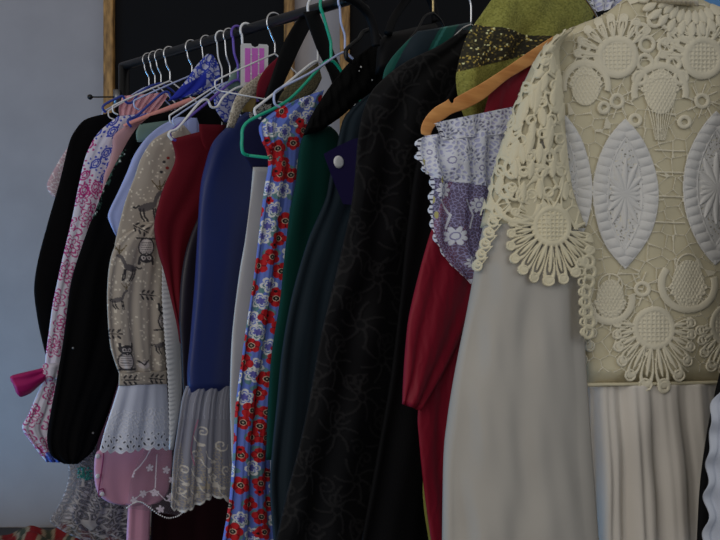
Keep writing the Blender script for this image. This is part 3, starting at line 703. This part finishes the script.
# cloths between the hangers at the top
def paisley(X, Y, U, V):
    p = Paint(X, Y, K(150, 152, 172))
    for x, y, q in scatter(140, 250, 50, 125, 9, .3, 7):
        p.petals(x, y, 4.2, 5, None, rot=q*9, outline=K(40, 54, 140), ow=.7); p.curl(x+3, y+4, 3, q*6, .8, .6, K(40, 54, 140))
    m = np.abs(Y-(88-.55*(X-190))) < 6; p.c[m & (X < 206)] = K(30, 40, 130)
    return p.c, p.h
pS1 = Plane(212)
o = cloth('printed_scarf', pS1, [(207, 54), (196, 66), (186, 80), (176, 92), (168, 101)], [(213, 55), (219, 66), (220, 78), (214, 86), (200, 94)], M_print, None, th=.007, du=.6, paint=paisley, folds=[(2, .003, 0, 0)], ramp=1, wr=.002)
tag(o, 'blue and white printed scarf bunched on the silver hook left of the twisted hanger', 'scarf')
pS2 = Plane(229)
o = cloth('printed_blouse', pS2, [(220, 84), (214, 96), (216, 110), (224, 122)], [(240, 76), (240, 96), (240, 110), (236, 124)], M_print, None, th=.006, du=.7, paint=paisley)
tag(o, 'blue and white patterned blouse shoulder under the purple hanger', 'blouse')
pS3 = Plane(235)
o = cloth('sage_blouse', pS3, [(241, 62), (231, 74), (226, 88)], [(247, 66), (244, 80), (240, 92)], mat('sage_cotton', K(92, 112, 104), rough=.85), None, th=.005)
tag(o, 'sage green blouse edge just left of the pink tag', 'blouse')
o = cloth('sage_shirt', Plane(189), [(140, 124), (136, 132), (137, 142)], [(172, 120), (166, 132), (150, 142)], MATS['sage_cotton'], None, th=.004)
tag(o, 'grey-green shirt shoulder above the pale blue shirt', 'shirt')
pS4 = Plane(262)
t = thing('cream_lace_blouse', 'cream lace blouse with a gold satin collar below the pink tag', 'blouse', base(pS4, 125, 250))
def creamlace(X, Y, U, V):
    p = Paint(X, Y, K(128, 120, 106)); f1, f2 = voro(X, Y, 3); m = (f2-f1) < .2; p.c[m] = K(165, 157, 142); p.h[m] = .0008; return p.c, p.h
cloth('lace_collar', pS4, [(276, 63), (257, 76), (242, 88), (234, 100), (229, 116), (226, 128)], [(279, 72), (272, 84), (258, 93), (246, 104), (240, 114), (234, 128)], mat('cream_lace_cloth', attr=True, rough=.9), t, th=.006, du=.7, paint=creamlace)
cloth('satin_collar', Plane(256), [(241, 90), (239, 104), (242, 112)], [(257, 88), (256, 102), (252, 112)], mat('gold_satin', K(150, 125, 70), rough=.4), t, th=.005, folds=[(2, .002, 0, 0)], ramp=1)
pS5 = Plane(266)
o = cloth('crimson_blouse', pS5, [(278, 57), (266, 68), (258, 82), (256, 97)], [(281, 64), (274, 76), (268, 87), (264, 99)], mat('crimson_velvet', K(92, 10, 28), rough=.8), None, th=.004)
tag(o, 'crimson blouse shoulder right of the pink tag', 'blouse')
pS6 = Plane(306)
o = cloth('brocade_jacket', pS6, [(318, 62), (296, 78), (284, 90), (278, 100)], [(322, 78), (316, 90), (306, 98), (296, 104)], mat('olive_brocade', K(84, 78, 56), rough=.7, bump=1, bscale=300, bkind='voronoi'), None, th=.004)
tag(o, 'olive brocade jacket shoulder under the green hanger arm', 'jacket')

# green satin behind the damask gown
pT = Plane(448)
def green_str(X, Y, U, V):
    p = Paint(X, Y, K(10, 66, 58)); q = (X+.55*Y)
    p.c[(q > 432) & (q < 456)] = K(16, 30, 38); p.c[(q > 472)] = K(22, 40, 46); p.c[(q > 459) & (q < 462)] = K(40, 96, 90); p.c[(q > 484) & (q < 500)] = K(10, 60, 54); return p.c, p.h
t = thing('green_satin_dress', 'green satin dress with dark stripes, shoulder above the black damask gown', 'dress', base(pT, 300, 420))
cloth('body', pT, [(418, 31), (403, 45), (390, 60), (383, 76), (383, 110), (385, 200), (385, 300)], [(472, 22), (475, 40), (475, 60), (475, 80), (470, 110), (450, 200), (445, 300)], mat('green_satin', attr=True, rough=.45), t, th=.010, du=1, paint=green_str, endt=.004)

# black damask gown
def damask(X, Y, U, V):
    p = Paint(X, Y, (.0055, .0055, .0062, 1)); hi = (.015, .0145, .015, 1)
    for x, y, q in scatter(270, 500, 20, 560, 44, .15, 9):
        a0 = q*6
        for k in range(7):
            a = a0+k*2*PI/7; P = [(x+r*math.cos(a+r*.03), y+r*1.2*math.sin(a+r*.03)) for r in (5, 9, 13, 17, 20)]
            p.line(P, 1.1, hi, .0006)
        p.ringe(x, y, 4, 5, 1, hi); p.curl(x+20, y+16, 9, q*5, 1.2, 1.0, hi); p.curl(x-19, y+20, 8, q*3, 1.2, 1.0, hi)
    return p.c, p.h
pQ = Plane(471)
t = thing('black_damask_gown', 'long black damask gown with a swirling woven pattern, widest black garment', 'gown', base(pQ, 548, 350))
cloth('body', pQ, [(462, 30), (438, 46), (407, 61), (384, 78), (369, 96), (359, 130), (352, 200), (338, 265), (322, 330), (309, 400), (298, 450), (285, 500), (274, 548)],
      [(500, 30), (500, 50), (498, 70), (495, 90), (490, 110), (480, 150), (470, 200), (460, 265), (450, 330), (440, 400), (435, 450), (430, 500), (425, 548)], mat('black_damask', attr=True, rough=.55, spec=.12), t, th=.012, du=1.1, paint=damask, folds=[(2.2, .006, .1, .15)], ramp=.4, seed=71, wr=.003, endt=.01)
pQ2 = Plane(499)
t = thing('plain_black_gown', 'plain black gown between the damask gown and the crimson dress', 'gown', base(pQ2, 548, 420))
cloth('body', pQ2, [(476, 52), (452, 88), (420, 150), (408, 220), (400, 300), (390, 380), (376, 460), (360, 548)], [(515, 52), (515, 88), (512, 150), (508, 220), (500, 300), (485, 380), (470, 460), (465, 548)], V_black2, t, th=.010, folds=[(2, .006, .4, .1)], ramp=.3, seed=72)

# green and sequin dress
def olive(X, Y, U, V):
    p = Paint(X, Y, K(112, 112, 52)); h = hashf(np.floor(X/1.2), np.floor(Y/1.2)); p.c[h > .7] = K(124, 124, 62); p.c[h < .2] = K(96, 96, 44)
    top = 24+(X-474)*.19; bot = 72-(X-457)*.24; m = (Y > top) & (Y < bot) & (X < 546)
    p.c[m] = K(38, 36, 26); g = hashf(np.floor(X/1.5), np.floor(Y/1.5), 2)
    p.c[m & (g > .72)] = K(70, 64, 36); p.c[m & (g > .90)] = K(150, 132, 66); p.c[m & (g > .965)] = K(225, 210, 140)
    p.h[m] = .0012*g[m]; return p.c, p.h
pS = Plane(518)
t = thing('olive_sequin_dress', 'olive green dress with a dark gold sequin band, above the wooden hanger', 'dress', base(pS, 548, 440))
cloth('puffed_shoulder', pS, [(494, -4), (480, 16), (467, 35), (460, 55), (456, 75), (457, 92), (462, 112), (470, 130)], [(594, -16), (596, 8), (584, 36), (565, 56), (550, 72), (545, 90), (545, 110), (545, 130)], mat('olive_cloth', attr=True, rough=.75, bump=.3, bscale=500), t, th=.018, du=.8, paint=olive, folds=[(2, .005, .6, .3)], ramp=1, seed=81, wr=.006, endt=.02, wk=.08)
cloth('skirt', pS, [(470, 125), (455, 200), (440, 320), (430, 430), (423, 480), (424, 510), (430, 548)], [(530, 125), (530, 200), (530, 320), (530, 430), (530, 480), (530, 510), (530, 548)], mat('olive_skirt', K(108, 108, 50), rough=.75, bump=.3, bscale=500), t, th=.006)

# crimson dress
pR = Plane(541)
M_crim = mat('crimson_jacquard', K(108, 12, 30), rough=.6, spec=.3, bump=.2, bscale=25, bkind='wave')
t = thing('crimson_dress', 'crimson dress on the wooden hanger, half hidden by the cream lace dress', 'dress', base(pR, 548, 480))
cloth('body', pR, [(535, 52), (505, 73), (491, 90), (484, 112), (468, 170), (445, 260), (426, 350), (418, 411), (419, 440), (424, 490), (432, 548)],
      [(620, 40), (625, 73), (625, 90), (625, 112), (620, 170), (615, 260), (612, 350), (610, 411), (610, 440), (610, 490), (610, 548)], M_crim, t, th=.010, folds=[(5, .005, .1, .1)], seed=91, ramp=.4)
cloth('sleeve', pR, [(486, 112), (458, 160), (434, 222), (421, 265), (409, 315), (405, 350), (403, 380), (402, 404)], [(520, 112), (510, 160), (498, 222), (488, 265), (470, 315), (455, 350), (440, 380), (421, 411)], M_crim, t, off=.016, th=.010, folds=[(2, .004, .1, .1)], seed=92, endt=.004)

# wooden hanger
pWd = Plane(548)
M_wood = wood_mat('hanger_wood', K(166, 110, 58), K(196, 138, 80), (2, 2, 14), rough=.35)
t = thing('wooden_hanger', 'varnished wooden hanger with a notched shoulder left of the cream dress', 'hanger', base(pWd, 134, 428))
def bar(name, pl, L, R, thick, m, parent, off=0):
    a, b, _ = edges(L, R, 50); V = []; Fs = []
    for i in range(50):
        for (q, o) in ((a[i], off+thick/2), (b[i], off+thick/2), (b[i], off-thick/2), (a[i], off-thick/2)): V.append(pl.p(q[0], q[1], o))
    for i in range(49):
        for j in range(4): Fs.append((i*4+j, i*4+(j+1) % 4, i*4+4+(j+1) % 4, i*4+4+j))
    Fs += [(3, 2, 1, 0), (196, 197, 198, 199)]
    o = mesh_obj(name, V, Fs, m, parent); bv = o.modifiers.new('bevel', 'BEVEL'); bv.width = .003; bv.segments = 3; bv.limit_method = 'ANGLE'
    return o
bar('shoulder_arm', pWd, [(421, 134), (421, 127), (425, 118), (434, 108), (446, 101), (449, 98.5), (450.5, 103), (453.5, 103), (455, 98), (480, 84), (505, 68), (527, 53), (552, 37), (562, 34)],
    [(430, 138), (431, 134), (433, 129), (437, 124), (446, 118), (450, 115), (454, 113), (460, 111), (466, 109), (484, 99), (507, 80), (530, 66), (555, 50), (562, 48)], .013, M_wood, t)
bar('shoulder_arm', pWd, [(562, 34), (600, 34), (630, 46), (655, 66)], [(562, 48), (600, 48), (630, 60), (650, 78)], .013, M_wood, t)
tube('hook', smooth_path([pWd.loc(.02, 0), pWd.loc(.017, .012), pWd.loc(0, .019), pWd.loc(-.018, .010), pWd.loc(-.016, -.008), pWd.loc(.004, -.03), pWd.p(586, 0), pWd.p(600, 24), pWd.p(602, 40)], 60), .0018, M_chrome, t)

# lavender lace blouse
def lavlace(X, Y, U, V):
    p = Paint(X, Y, K(158, 160, 186, .88)); th = K(182, 184, 208, 1); net = K(124, 120, 150, .40)
    low = Y > 178+.5*(X-430)*.3; p.c[low] = net
    f1, f2 = voro(X+2*np.sin(Y/5), Y+2*np.sin(X/4), 4.6); m = (f2-f1) < .3; p.c[m & ~low] = th; p.h[m & ~low] = .0008
    g1, g2 = voro(X, Y, 3.4); m = ((g2-g1) < .12) & low; p.c[m] = K(150, 146, 180, .8)
    m = (f1 < .22) & ~low & (hashf(np.floor(X/7), np.floor(Y/7)) > .5); p.c[m] = K(104, 106, 124, .9)
    for x, y, r in ((456, 236, 10), (443, 190, 9), (478, 205, 8), (452, 160, 9), (480, 168, 7), (430, 152, 6), (470, 262, 6), (486, 240, 6), (498, 190, 6)):
        p.petals(x, y, r, 8, th, rot=x, lobe=.6, base=.4); p.ringe(x, y, r*.3, r*.36, .5, K(120, 118, 150, .9)); p.h[(np.hypot(X-x, Y-y) < r)] = .001
    p.line([(440, 200), (452, 215), (449, 228)], 1.1, th); p.line([(466, 200), (474, 215), (470, 228)], .8, th)
    for x, y in ((424, 162), (426, 175), (433, 200), (436, 215), (440, 180)): p.disc(x, y, 1.8, 3.6, K(150, 145, 95, 1))
    edge = U < .05; p.c[edge] = th; m = (U > .015) & (U < .05) & (np.sin(Y*1.3) > .5); p.c[m] = K(60, 58, 76, .8)
    bot = V > .965; p.c[bot] = th
    p.c[(U < .018+.016*np.sin(V*80)), 3] = 0
    return p.c, p.h
pLv = Plane(566)
t = thing('lavender_lace_blouse', 'lavender lace blouse draped over the wooden hanger, beside the cream dress', 'blouse', base(pLv, 285, 465))
cloth('sleeve_frill', pLv, [(437, 134), (416, 138), (413, 150), (418, 169), (427, 181), (428, 205), (430, 234), (441, 257), (455, 271), (470, 284)],
      [(545, 122), (545, 138), (545, 150), (540, 168), (535, 180), (530, 205), (525, 232), (520, 250), (510, 266), (500, 282)], M_lace, t, th=.018, sheet=True, du=.6, paint=lavlace, folds=[(2.5, .005, .1, .25), (6, .0015, .2, .3)], ramp=.7, seed=95, wr=.004, wk=.25)
cloth('collar_frill', pLv, [(433, 123), (436, 130), (440, 140)], [(545, 100), (545, 112), (545, 130)], M_lace, t, off=.010, th=.010, sheet=True, du=.6, paint=lavlace, folds=[(4, .003, .1, .15)], ramp=1, seed=96, wr=.003)
cloth('underlayer', pLv, [(460, 132), (455, 165), (450, 205), (455, 240), (470, 262)], [(540, 132), (535, 165), (530, 205), (525, 240), (515, 262)], mat('plum_net', K(84, 58, 100), rough=.8, sheer=.45), t, off=-.004, th=.004)
pLc = Plane(600, 25)
o = cloth('lace_collar', pLc, [(588, -14), (588, 2), (594, 12)], [(634, -14), (632, 0), (620, 8)], M_lace, None, th=.006, sheet=True, du=.7, paint=lavlace, folds=[(4, .004, 0, 0)], ramp=1)
tag(o, 'small lavender lace collar above the shoulder of the cream dress', 'collar')
pSk = Plane(636, 20)
t = thing('sky_blue_blouse', 'sky blue blouse showing at the top right behind the cream collar', 'blouse', base(pSk, 60, 720))
cloth('body', pSk, [(668, -25), (676, 0), (690, 30), (700, 60)], [(780, -25), (790, 0), (790, 30), (790, 60)], mat('sky_cotton', K(84, 128, 176), rough=.8), t, th=.008)

# ------------------------------------------------------------------ the cream crochet dress
CR = (K(160, 153, 136)); pCr = Plane(662, 16)
THR = np.array(K(178, 171, 150)); THRW = np.array(K(172, 170, 165))
class Crochet:
    """Raised crochet relief: height in metres and thread cover."""
    def __init__(s, X, Y): s.X = X; s.Y = Y; s.h = np.zeros_like(X); s.w = np.zeros_like(X)
    def up(s, h, w=0):
        n = h > s.h; s.h = np.where(n, h, s.h); s.w = np.where(n, w, s.w)
    def cord(s, d, wd, h, w=0): s.up(h*np.sqrt(np.clip(1-(d/wd)**2, 0, 1)), w)
    def ring(s, x, y, r, wd=2, h=.002, ry=None, w=0, a0=None, a1=None):
        ry = ry or r; q = np.hypot((s.X-x)/r, (s.Y-y)/ry); d = np.abs(q-1)*min(r, ry)
        if a0 is not None:
            a = np.degrees(np.arctan2(s.Y-y, s.X-x)) % 360; inside = (a >= a0) & (a <= a1) if a0 < a1 else (a >= a0) | (a <= a1)
            d = np.where(inside, d, 99)
        s.cord(d, wd, h, w)
    def seg(s, x1, y1, x2, y2, wd=1, h=.0015, w=0):
        dx, dy = x2-x1, y2-y1; t = np.clip(((s.X-x1)*dx+(s.Y-y1)*dy)/(dx*dx+dy*dy), 0, 1)
        s.cord(np.hypot(s.X-x1-t*dx, s.Y-y1-t*dy), wd, h, w)
    def leaf(s, x, y, a, l, wd, h=.0025, w=1):     # a plump petal from (x,y) along angle a
        dx = s.X-x; dy = s.Y-y; u = (dx*math.cos(a)+dy*math.sin(a))/l; v = -dx*math.sin(a)+dy*math.cos(a)
        ww = wd*np.sin(np.clip(u, 0, 1)*PI)**.6; s.up(np.where((u > 0) & (u < 1), h*np.sqrt(np.clip(1-(v/(ww+1e-6))**2, 0, 1)), 0), w)
    def loop(s, x, y, a, r0, r1, wd, cw=1.0, h=.002, w=0):   # a petal outline
        cx = x+(r0+r1)/2*math.cos(a); cy = y+(r0+r1)/2*math.sin(a); l = (r1-r0)/2
        dx = s.X-cx; dy = s.Y-cy; u = (dx*math.cos(a)+dy*math.sin(a)); v = -dx*math.sin(a)+dy*math.cos(a)
        wv = wd*(.62+.38*np.clip(u/l, -1, 1)); q = np.sqrt((u/l)**2+(v/wv)**2); s.cord(np.abs(q-1)*wd*.9, cw, h, w)
    def fan(s, x, y, r, r0, r1, a0, a1, n, disc=True, wd=None, rf=None):
        if disc:
            s.ring(x, y, r, 3.0, .0026, ry=r*1.05)
            m = np.hypot(s.X-x, s.Y-y) < r-2; net = .0013*(np.maximum(np.sin(s.X*1.5), np.sin(s.Y*1.5)) > .3); s.up(np.where(m, net+.0005, 0), 0)
        for k in range(n):
            a = math.radians(a0+(a1-a0)*k/(n-1)); rr = r1 if rf is None else r1*rf(k/(n-1)); wdd = wd or (rr+r0)*.5*math.radians(abs(a1-a0)/(n-1))*.62
            s.loop(x, y, a, r0, rr, wdd, 1.3, .0024); s.leaf(x+r0*math.cos(a), y+r0*math.sin(a), a, (rr-r0)*.8, 2.0, .0030, 0)
            b = a+math.radians((a1-a0)/(n-1))/2
            s.ring(x+rr*math.cos(a), y+rr*math.sin(a), wdd*.75, 1.2, .0026)
    def vesica(s, x, y, hw, hh, iw, ih):
        def q(w_, h_):
            R = (h_*h_+w_*w_)/(2*w_); c = R-w_
            return np.maximum(np.hypot(s.X-x-c, s.Y-y), np.hypot(s.X-x+c, s.Y-y))-R
        qo = q(hw, hh); qi = q(iw, ih); band = (qo < 0) & (qi > 0)
        a = np.arctan2((s.Y-y)/hh, (s.X-x)/hw); b = np.clip(qi/(qi-qo+1e-6), 0, 1)
        arc = np.cumsum  # ribs follow the height on the sides
        rib = .22+.78*np.abs(np.sin((s.Y-y)*.36-np.sign(s.Y-y)*b*1.1))**.6
        s.up(np.where(band, .0042*rib*np.sin(np.clip(b, .08, .95)*PI)**.4, 0), 1)
        s.cord(np.abs(qi+1.2), 1.2, .0020, 1); s.cord(np.abs(qo), 1.0, .0016, 1)
        g = hashf(np.floor(s.X/1.1), np.floor(s.Y/1.1)); s.up(np.where(qi < -1, .0004+.0007*g, 0), 1)
        for k in range(16):
            al = 2*PI*k/16+PI/2; l = 13+21*abs(math.sin(al))**2.6; s.leaf(x+2*math.cos(al), y+2*math.sin(al), al, l, 3.1, .0036, 1)
        s.up(np.where(np.hypot(s.X-x, s.Y-y) < 3.2, .0034, 0), 1)
    def cup(s, x, y, r, up=False):
        sg = -1 if up else 1
        if up: s.ring(x, y, r, 3.6, .0026, ry=r*1.05, a0=165, a1=15)
        else: s.ring(x, y, r, 3.6, .0026, ry=r*.95, a0=345, a1=215)
        m = (np.hypot((s.X-x)/(r*.62), (s.Y-(y-sg*r*.0))/(r*.9)) < 1); net = .0010*(np.maximum(np.sin(s.X*1.7+s.Y*.9), np.sin(s.X*1.7-s.Y*.9)) > .55); s.up(np.where(m, net+.0005, 0), 0)
        for k in range(9):
            a = PI*(k+.5)/9*(1 if not up else 1); px = x+r*.62*math.cos(a); py = y+sg*r*.62*math.sin(a)
            s.ring(px, py, 2.0, 1.2, .0022); s.seg(px, py, x+r*math.cos(a), y+sg*r*math.sin(a), .7, .0012)
def crochet_bodice(X, Y, U, V):
    c = Crochet(X, Y)
    f1, f2 = voro(X*.9+3, Y*.9, 13); c.cord(np.where(Y < 372, (f2-f1)*9, 99), .6, .0007)
    c.vesica(625, 194, 32, 74, 19, 58); c.vesica(716, 188, 33, 76, 20, 60); c.vesica(560, 188, 31, 76, 18, 60)
    for x, y in ((617, 57), (702, 58)): c.fan(x, y, 17, 18, 40, 185, 318, 8, wd=4.6)
    c.ring(617, 57, 18, 3.8, .0030); c.ring(702, 58, 18, 3.8, .0030)
    c.cup(660, 92, 25, up=True); c.cup(585, 86, 22, up=True)
    for k in range(9): c.seg(648+k*3, 108, 660+(k-4)*1.2, 140, .6, .0010)
    for row, (r0_, l_) in enumerate(((24, 15), (36, 15))):
        for k in range(13):
            a_ = math.radians(25+row*6+k*12); c.leaf(692+r0_*1.15*math.cos(a_), -14+r0_*math.sin(a_), a_, l_, 4.2, .0042, 0)
    for x, y, r in ((617, 101, 6), (643, 289, 6), (702, 101, 6), (642, 30, 6), (647, 44, 7), (666, 46, 7), (675, 35, 6), (684, 45, 7), (662, 61, 6), (673, 64, 6), (645, 62, 7), (655, 20, 6), (668, 22, 6), (590, 60, 6), (584, 48, 5), (640, 78, 6), (680, 78, 6), (635, 120, 5), (684, 122, 5), (603, 108, 5)): c.ring(x, y, r, 2.2, .0024)
    for a in range(0, 360, 45):
        for x, y in ((617, 101), (643, 289), (702, 101)):
            c.seg(x+7*math.cos(math.radians(a)), y+7*math.sin(math.radians(a)), x+17*math.cos(math.radians(a+12)), y+17*math.sin(math.radians(a+12)), .8, .0012)
    for y in (150, 172, 196, 222): c.seg(655, y, 684, y+1, .9, .0013)
    c.cup(688, 284, 27); c.cup(610, 300, 23)
    c.ring(688, 266, 12, 1.0, .0012); c.ring(610, 286, 12, 1.0, .0012)
    rf = lambda u: .74+.42*math.sin(u*PI)**3
    c.fan(654, 328, 18, 19, 50, -8, 188, 12, rf=rf); c.ring(663, 387, 4.5, 2, .0028)
    c.fan(560, 318, 16, 18, 42, -12, 175, 11, rf=rf); c.fan(730, 325, 18, 20, 42, 20, 170, 9, rf=rf)
    return c
def lace_bodice(X, Y, U, V):
    c = crochet_bodice(X, Y)
    def cover(): pass
    return c
def lace_b(X, Y, U, V):
    c = crochet_bodice(X, Y, U, V); a = c.h > .00045
    outline = np.full_like(Y, 330.); outline = 322+0*Y
    inb = (Y < 318) & (X > 565)
    # thread colour on the motifs, open gaps elsewhere
    col = np.zeros(X.shape+(4,)); w_ = c.w[..., None]; col[...] = THR*(1-w_)+THRW*w_
    col[..., 3] = np.where(a, 1, 0.0); return col, c.h*.8
t = thing('cream_crochet_dress', 'cream long-sleeved dress with a crochet lace yoke, nearest and largest at right', 'dress', base(pCr, 560, 620))
M_cream = mat('cream_chiffon', K(142, 138, 130), rough=.75, spec=.2, bump=.05, bscale=1500)
M_lining = mat('cream_lining', K(166, 158, 132), rough=.8, spec=.2)
M_skirt = mat('ecru_satin', K(172, 166, 156), rough=.5, spec=.3)
M_croch = mat('crochet_thread', attr=True, alpha=True, rough=.85, spec=.2, bump=.25, bscale=1100)
Lb = [(632, -8), (604, 14), (578, 25), (556, 38), (549, 70), (556, 180), (568, 260), (580, 330), (585, 386)]
Rb = [(688, -8), (718, 7), (748, 18), (768, 36), (768, 100), (760, 180), (752, 260), (744, 330), (740, 382)]
cloth('bodice', pCr, Lb, Rb, M_lining, t, th=.035, folds=[(2, .002, 0, .1)], du=3, endt=.03, seed=101)
cloth('crochet_yoke', pCr, [(x-1, y) for x, y in Lb[:-1]]+[(580, 400)], Rb[:-1]+[(745, 400)], M_croch, t, th=.036, off=.0012, folds=[(2, .002, 0, .1)], sheet=True, du=.52, paint=lace_b, seed=101)
cloth('waist_seam', pCr, [(584, 383), (584, 387)], [(740, 380), (740, 384)], M_lining, t, th=.006, off=.031, du=1, endt=.002)
cloth('skirt', pCr, [(585, 384), (586, 420), (588, 480), (588, 560)], [(740, 381), (746, 430), (756, 490), (764, 560)], M_skirt, t, th=.036, folds=[(5, .010, .55, .04), (11, .003, .1, .1)], ramp=.35, du=1.6, seed=103, wr=.002, endt=.004)
cloth('sleeve', pCr, [(566, 34), (543, 52), (522, 90), (505, 140), (491, 190), (479, 245), (467, 310), (455, 370), (447, 420), (443, 470), (441, 640)],
      [(572, 28), (556, 48), (558, 90), (563, 150), (572, 200), (580, 260), (584, 330), (588, 390), (592, 450), (596, 500), (606, 640)], M_cream, t, off=.034, th=.036, folds=[(2.5, .006, .42, .06)], ramp=.05, du=2, seed=104, wr=.002, endt=.05)
cloth('sleeve_lining', pCr, [(562, 33), (542, 52), (521, 90), (503, 140), (489, 190), (480, 228)], [(576, 27), (560, 48), (563, 90), (567, 150), (573, 190), (586, 228)], M_lining, t, off=.0368, th=.036, du=3, endt=.01)
def sleeve_crochet(X, Y, U, V):
    c = Crochet(X, Y); up_ = Y < 215+(X-480)*.15
    f1, f2 = voro(X, Y*.7, 12); c.cord(np.where(up_, (f2-f1)*6, 99), 1.1, .0018)
    for x, y, q in scatter(490, 595, 60, 200, 21, .2, 4): c.leaf(x, y-8, 1.45+q*.4, 20, 4.2, .0036, 0); c.ring(x+9, y+5, 4.5, 1.6, .0028)
    hole = up_ & (hashf(np.floor(X/13), np.floor(Y/17)) > .72) & (f1 < .3)
    for x, y, a, l in ((540, 80, 1.75, 34), (556, 78, 1.5, 36), (528, 96, 1.9, 30), (570, 95, 1.45, 40), (548, 118, 1.6, 34), (532, 128, 1.8, 28), (518, 140, 1.9, 26), (566, 135, 1.5, 36)):
        c.leaf(x, y, a, l, 5.5, .0032, 0)
    for k in range(9): c.leaf(556-k*5.6, 46+k*13, 2.7, 12, 4, .0030, 0); c.leaf(566-k*4, 52+k*14, .5, 10, 3.5, .0026, 0)
    for k in range(5): c.ring(512+k*12, 168-k*3, 7, 2.0, .0024, ry=9)
    for k in range(4): c.ring(506+k*8, 192+k*2, 6, 1.8, .0024)
    c.ring(518, 200, 22, 3.0, .0028, a0=10, a1=170); c.loop(552, 212, -PI/2, 4, 44, 15, 2.0, .0028)
    rf = lambda u: .8+.3*math.sin(min(1, u*1.15)*PI)
    c.fan(552, 226, 17, 18, 50, 18, 200, 13, rf=rf)
    for k in range(6): c.loop(505-k*4.4, 205+k*11, math.radians(150), -4, 9, 4.2, 1.2, .0024); c.ring(497-k*4.0, 211+k*11, 4.2, 1.5, .0026)
    for k in range(8): c.ring(588+2*math.sin(k*1.3), 262+k*10, 5.0, 1.7, .0028, ry=6); c.ring(580+k*.6, 262+k*10, 3.4, 1.3, .0022)
    col = np.zeros(X.shape+(4,)); col[...] = np.array(K(178, 170, 144)); col[..., 3] = np.where(c.h > .0003, 1, 0)
    return col, c.h
cloth('sleeve_crochet', pCr, [(562, 30), (541, 49), (519, 90), (501, 140), (487, 190), (474, 235), (470, 265), (476, 295), (490, 345)],
      [(575, 26), (558, 48), (562, 90), (566, 145), (572, 190), (590, 235), (598, 270), (600, 300), (600, 345)], M_croch, t, off=.0392, th=.036, sheet=True, du=.52, paint=sleeve_crochet, folds=[(2.5, .003, .42, .06)], ramp=.05, seed=104)
def ruffle(X, Y, U, V):
    p = Paint(X, Y, K(176, 168, 150)); p.h = .003*np.sin(U*60+V*4)*np.sin(V*PI*2.5+.5)**2+.002*np.sin(V*30); return p.c, p.h
cloth('ruffled_collar', pCr, [(646, -60), (644, -20), (648, -4), (656, 4)], [(692, -60), (693, -20), (695, -3), (699, 6)], mat('cream_ruffle', attr=True, rough=.85), t, off=.032, th=.016, du=.8, paint=ruffle)
hanger(662, 'silver-hooked hanger inside the neck of the cream crochet dress', M_chrome, M_white_pl, neck=-.15, drop=-.22, half=.12, bottom=False)

# ------------------------------------------------------------------ black and white dress cut by the right edge
pBk = Plane(770, 18)
t = thing('black_white_dress', 'black dress with a white frilled panel cut off by the right edge', 'dress', base(pBk, 560, 760))
cloth('body', pBk, [(820, -60), (790, 30), (768, 130), (752, 230), (733, 320), (719, 375), (711, 410), (704, 450), (699, 495), (696, 560)],
      [(980, -60), (990, 30), (990, 130), (990, 230), (990, 320), (990, 375), (990, 410), (990, 450), (990, 495), (990, 560)], V_black2, t, th=.02, folds=[(4, .004, 0, .1)])
def frill(X, Y, U, V):
    p = Paint(X, Y, K(146, 150, 158)); p.h = .004*np.sin(V*34)*np.clip(1-U*3, 0, 1); return p.c, p.h
cloth('white_frill', pBk, [(726, 380), (714, 400), (709, 418), (711, 436), (706, 455), (708, 474), (704, 492), (707, 512), (704, 535), (706, 560)], [(790, 380), (790, 560)], MATS['white_cotton'], t, off=.022, th=.006, du=.8, paint=frill, folds=[(6, .003, 0, 0)])
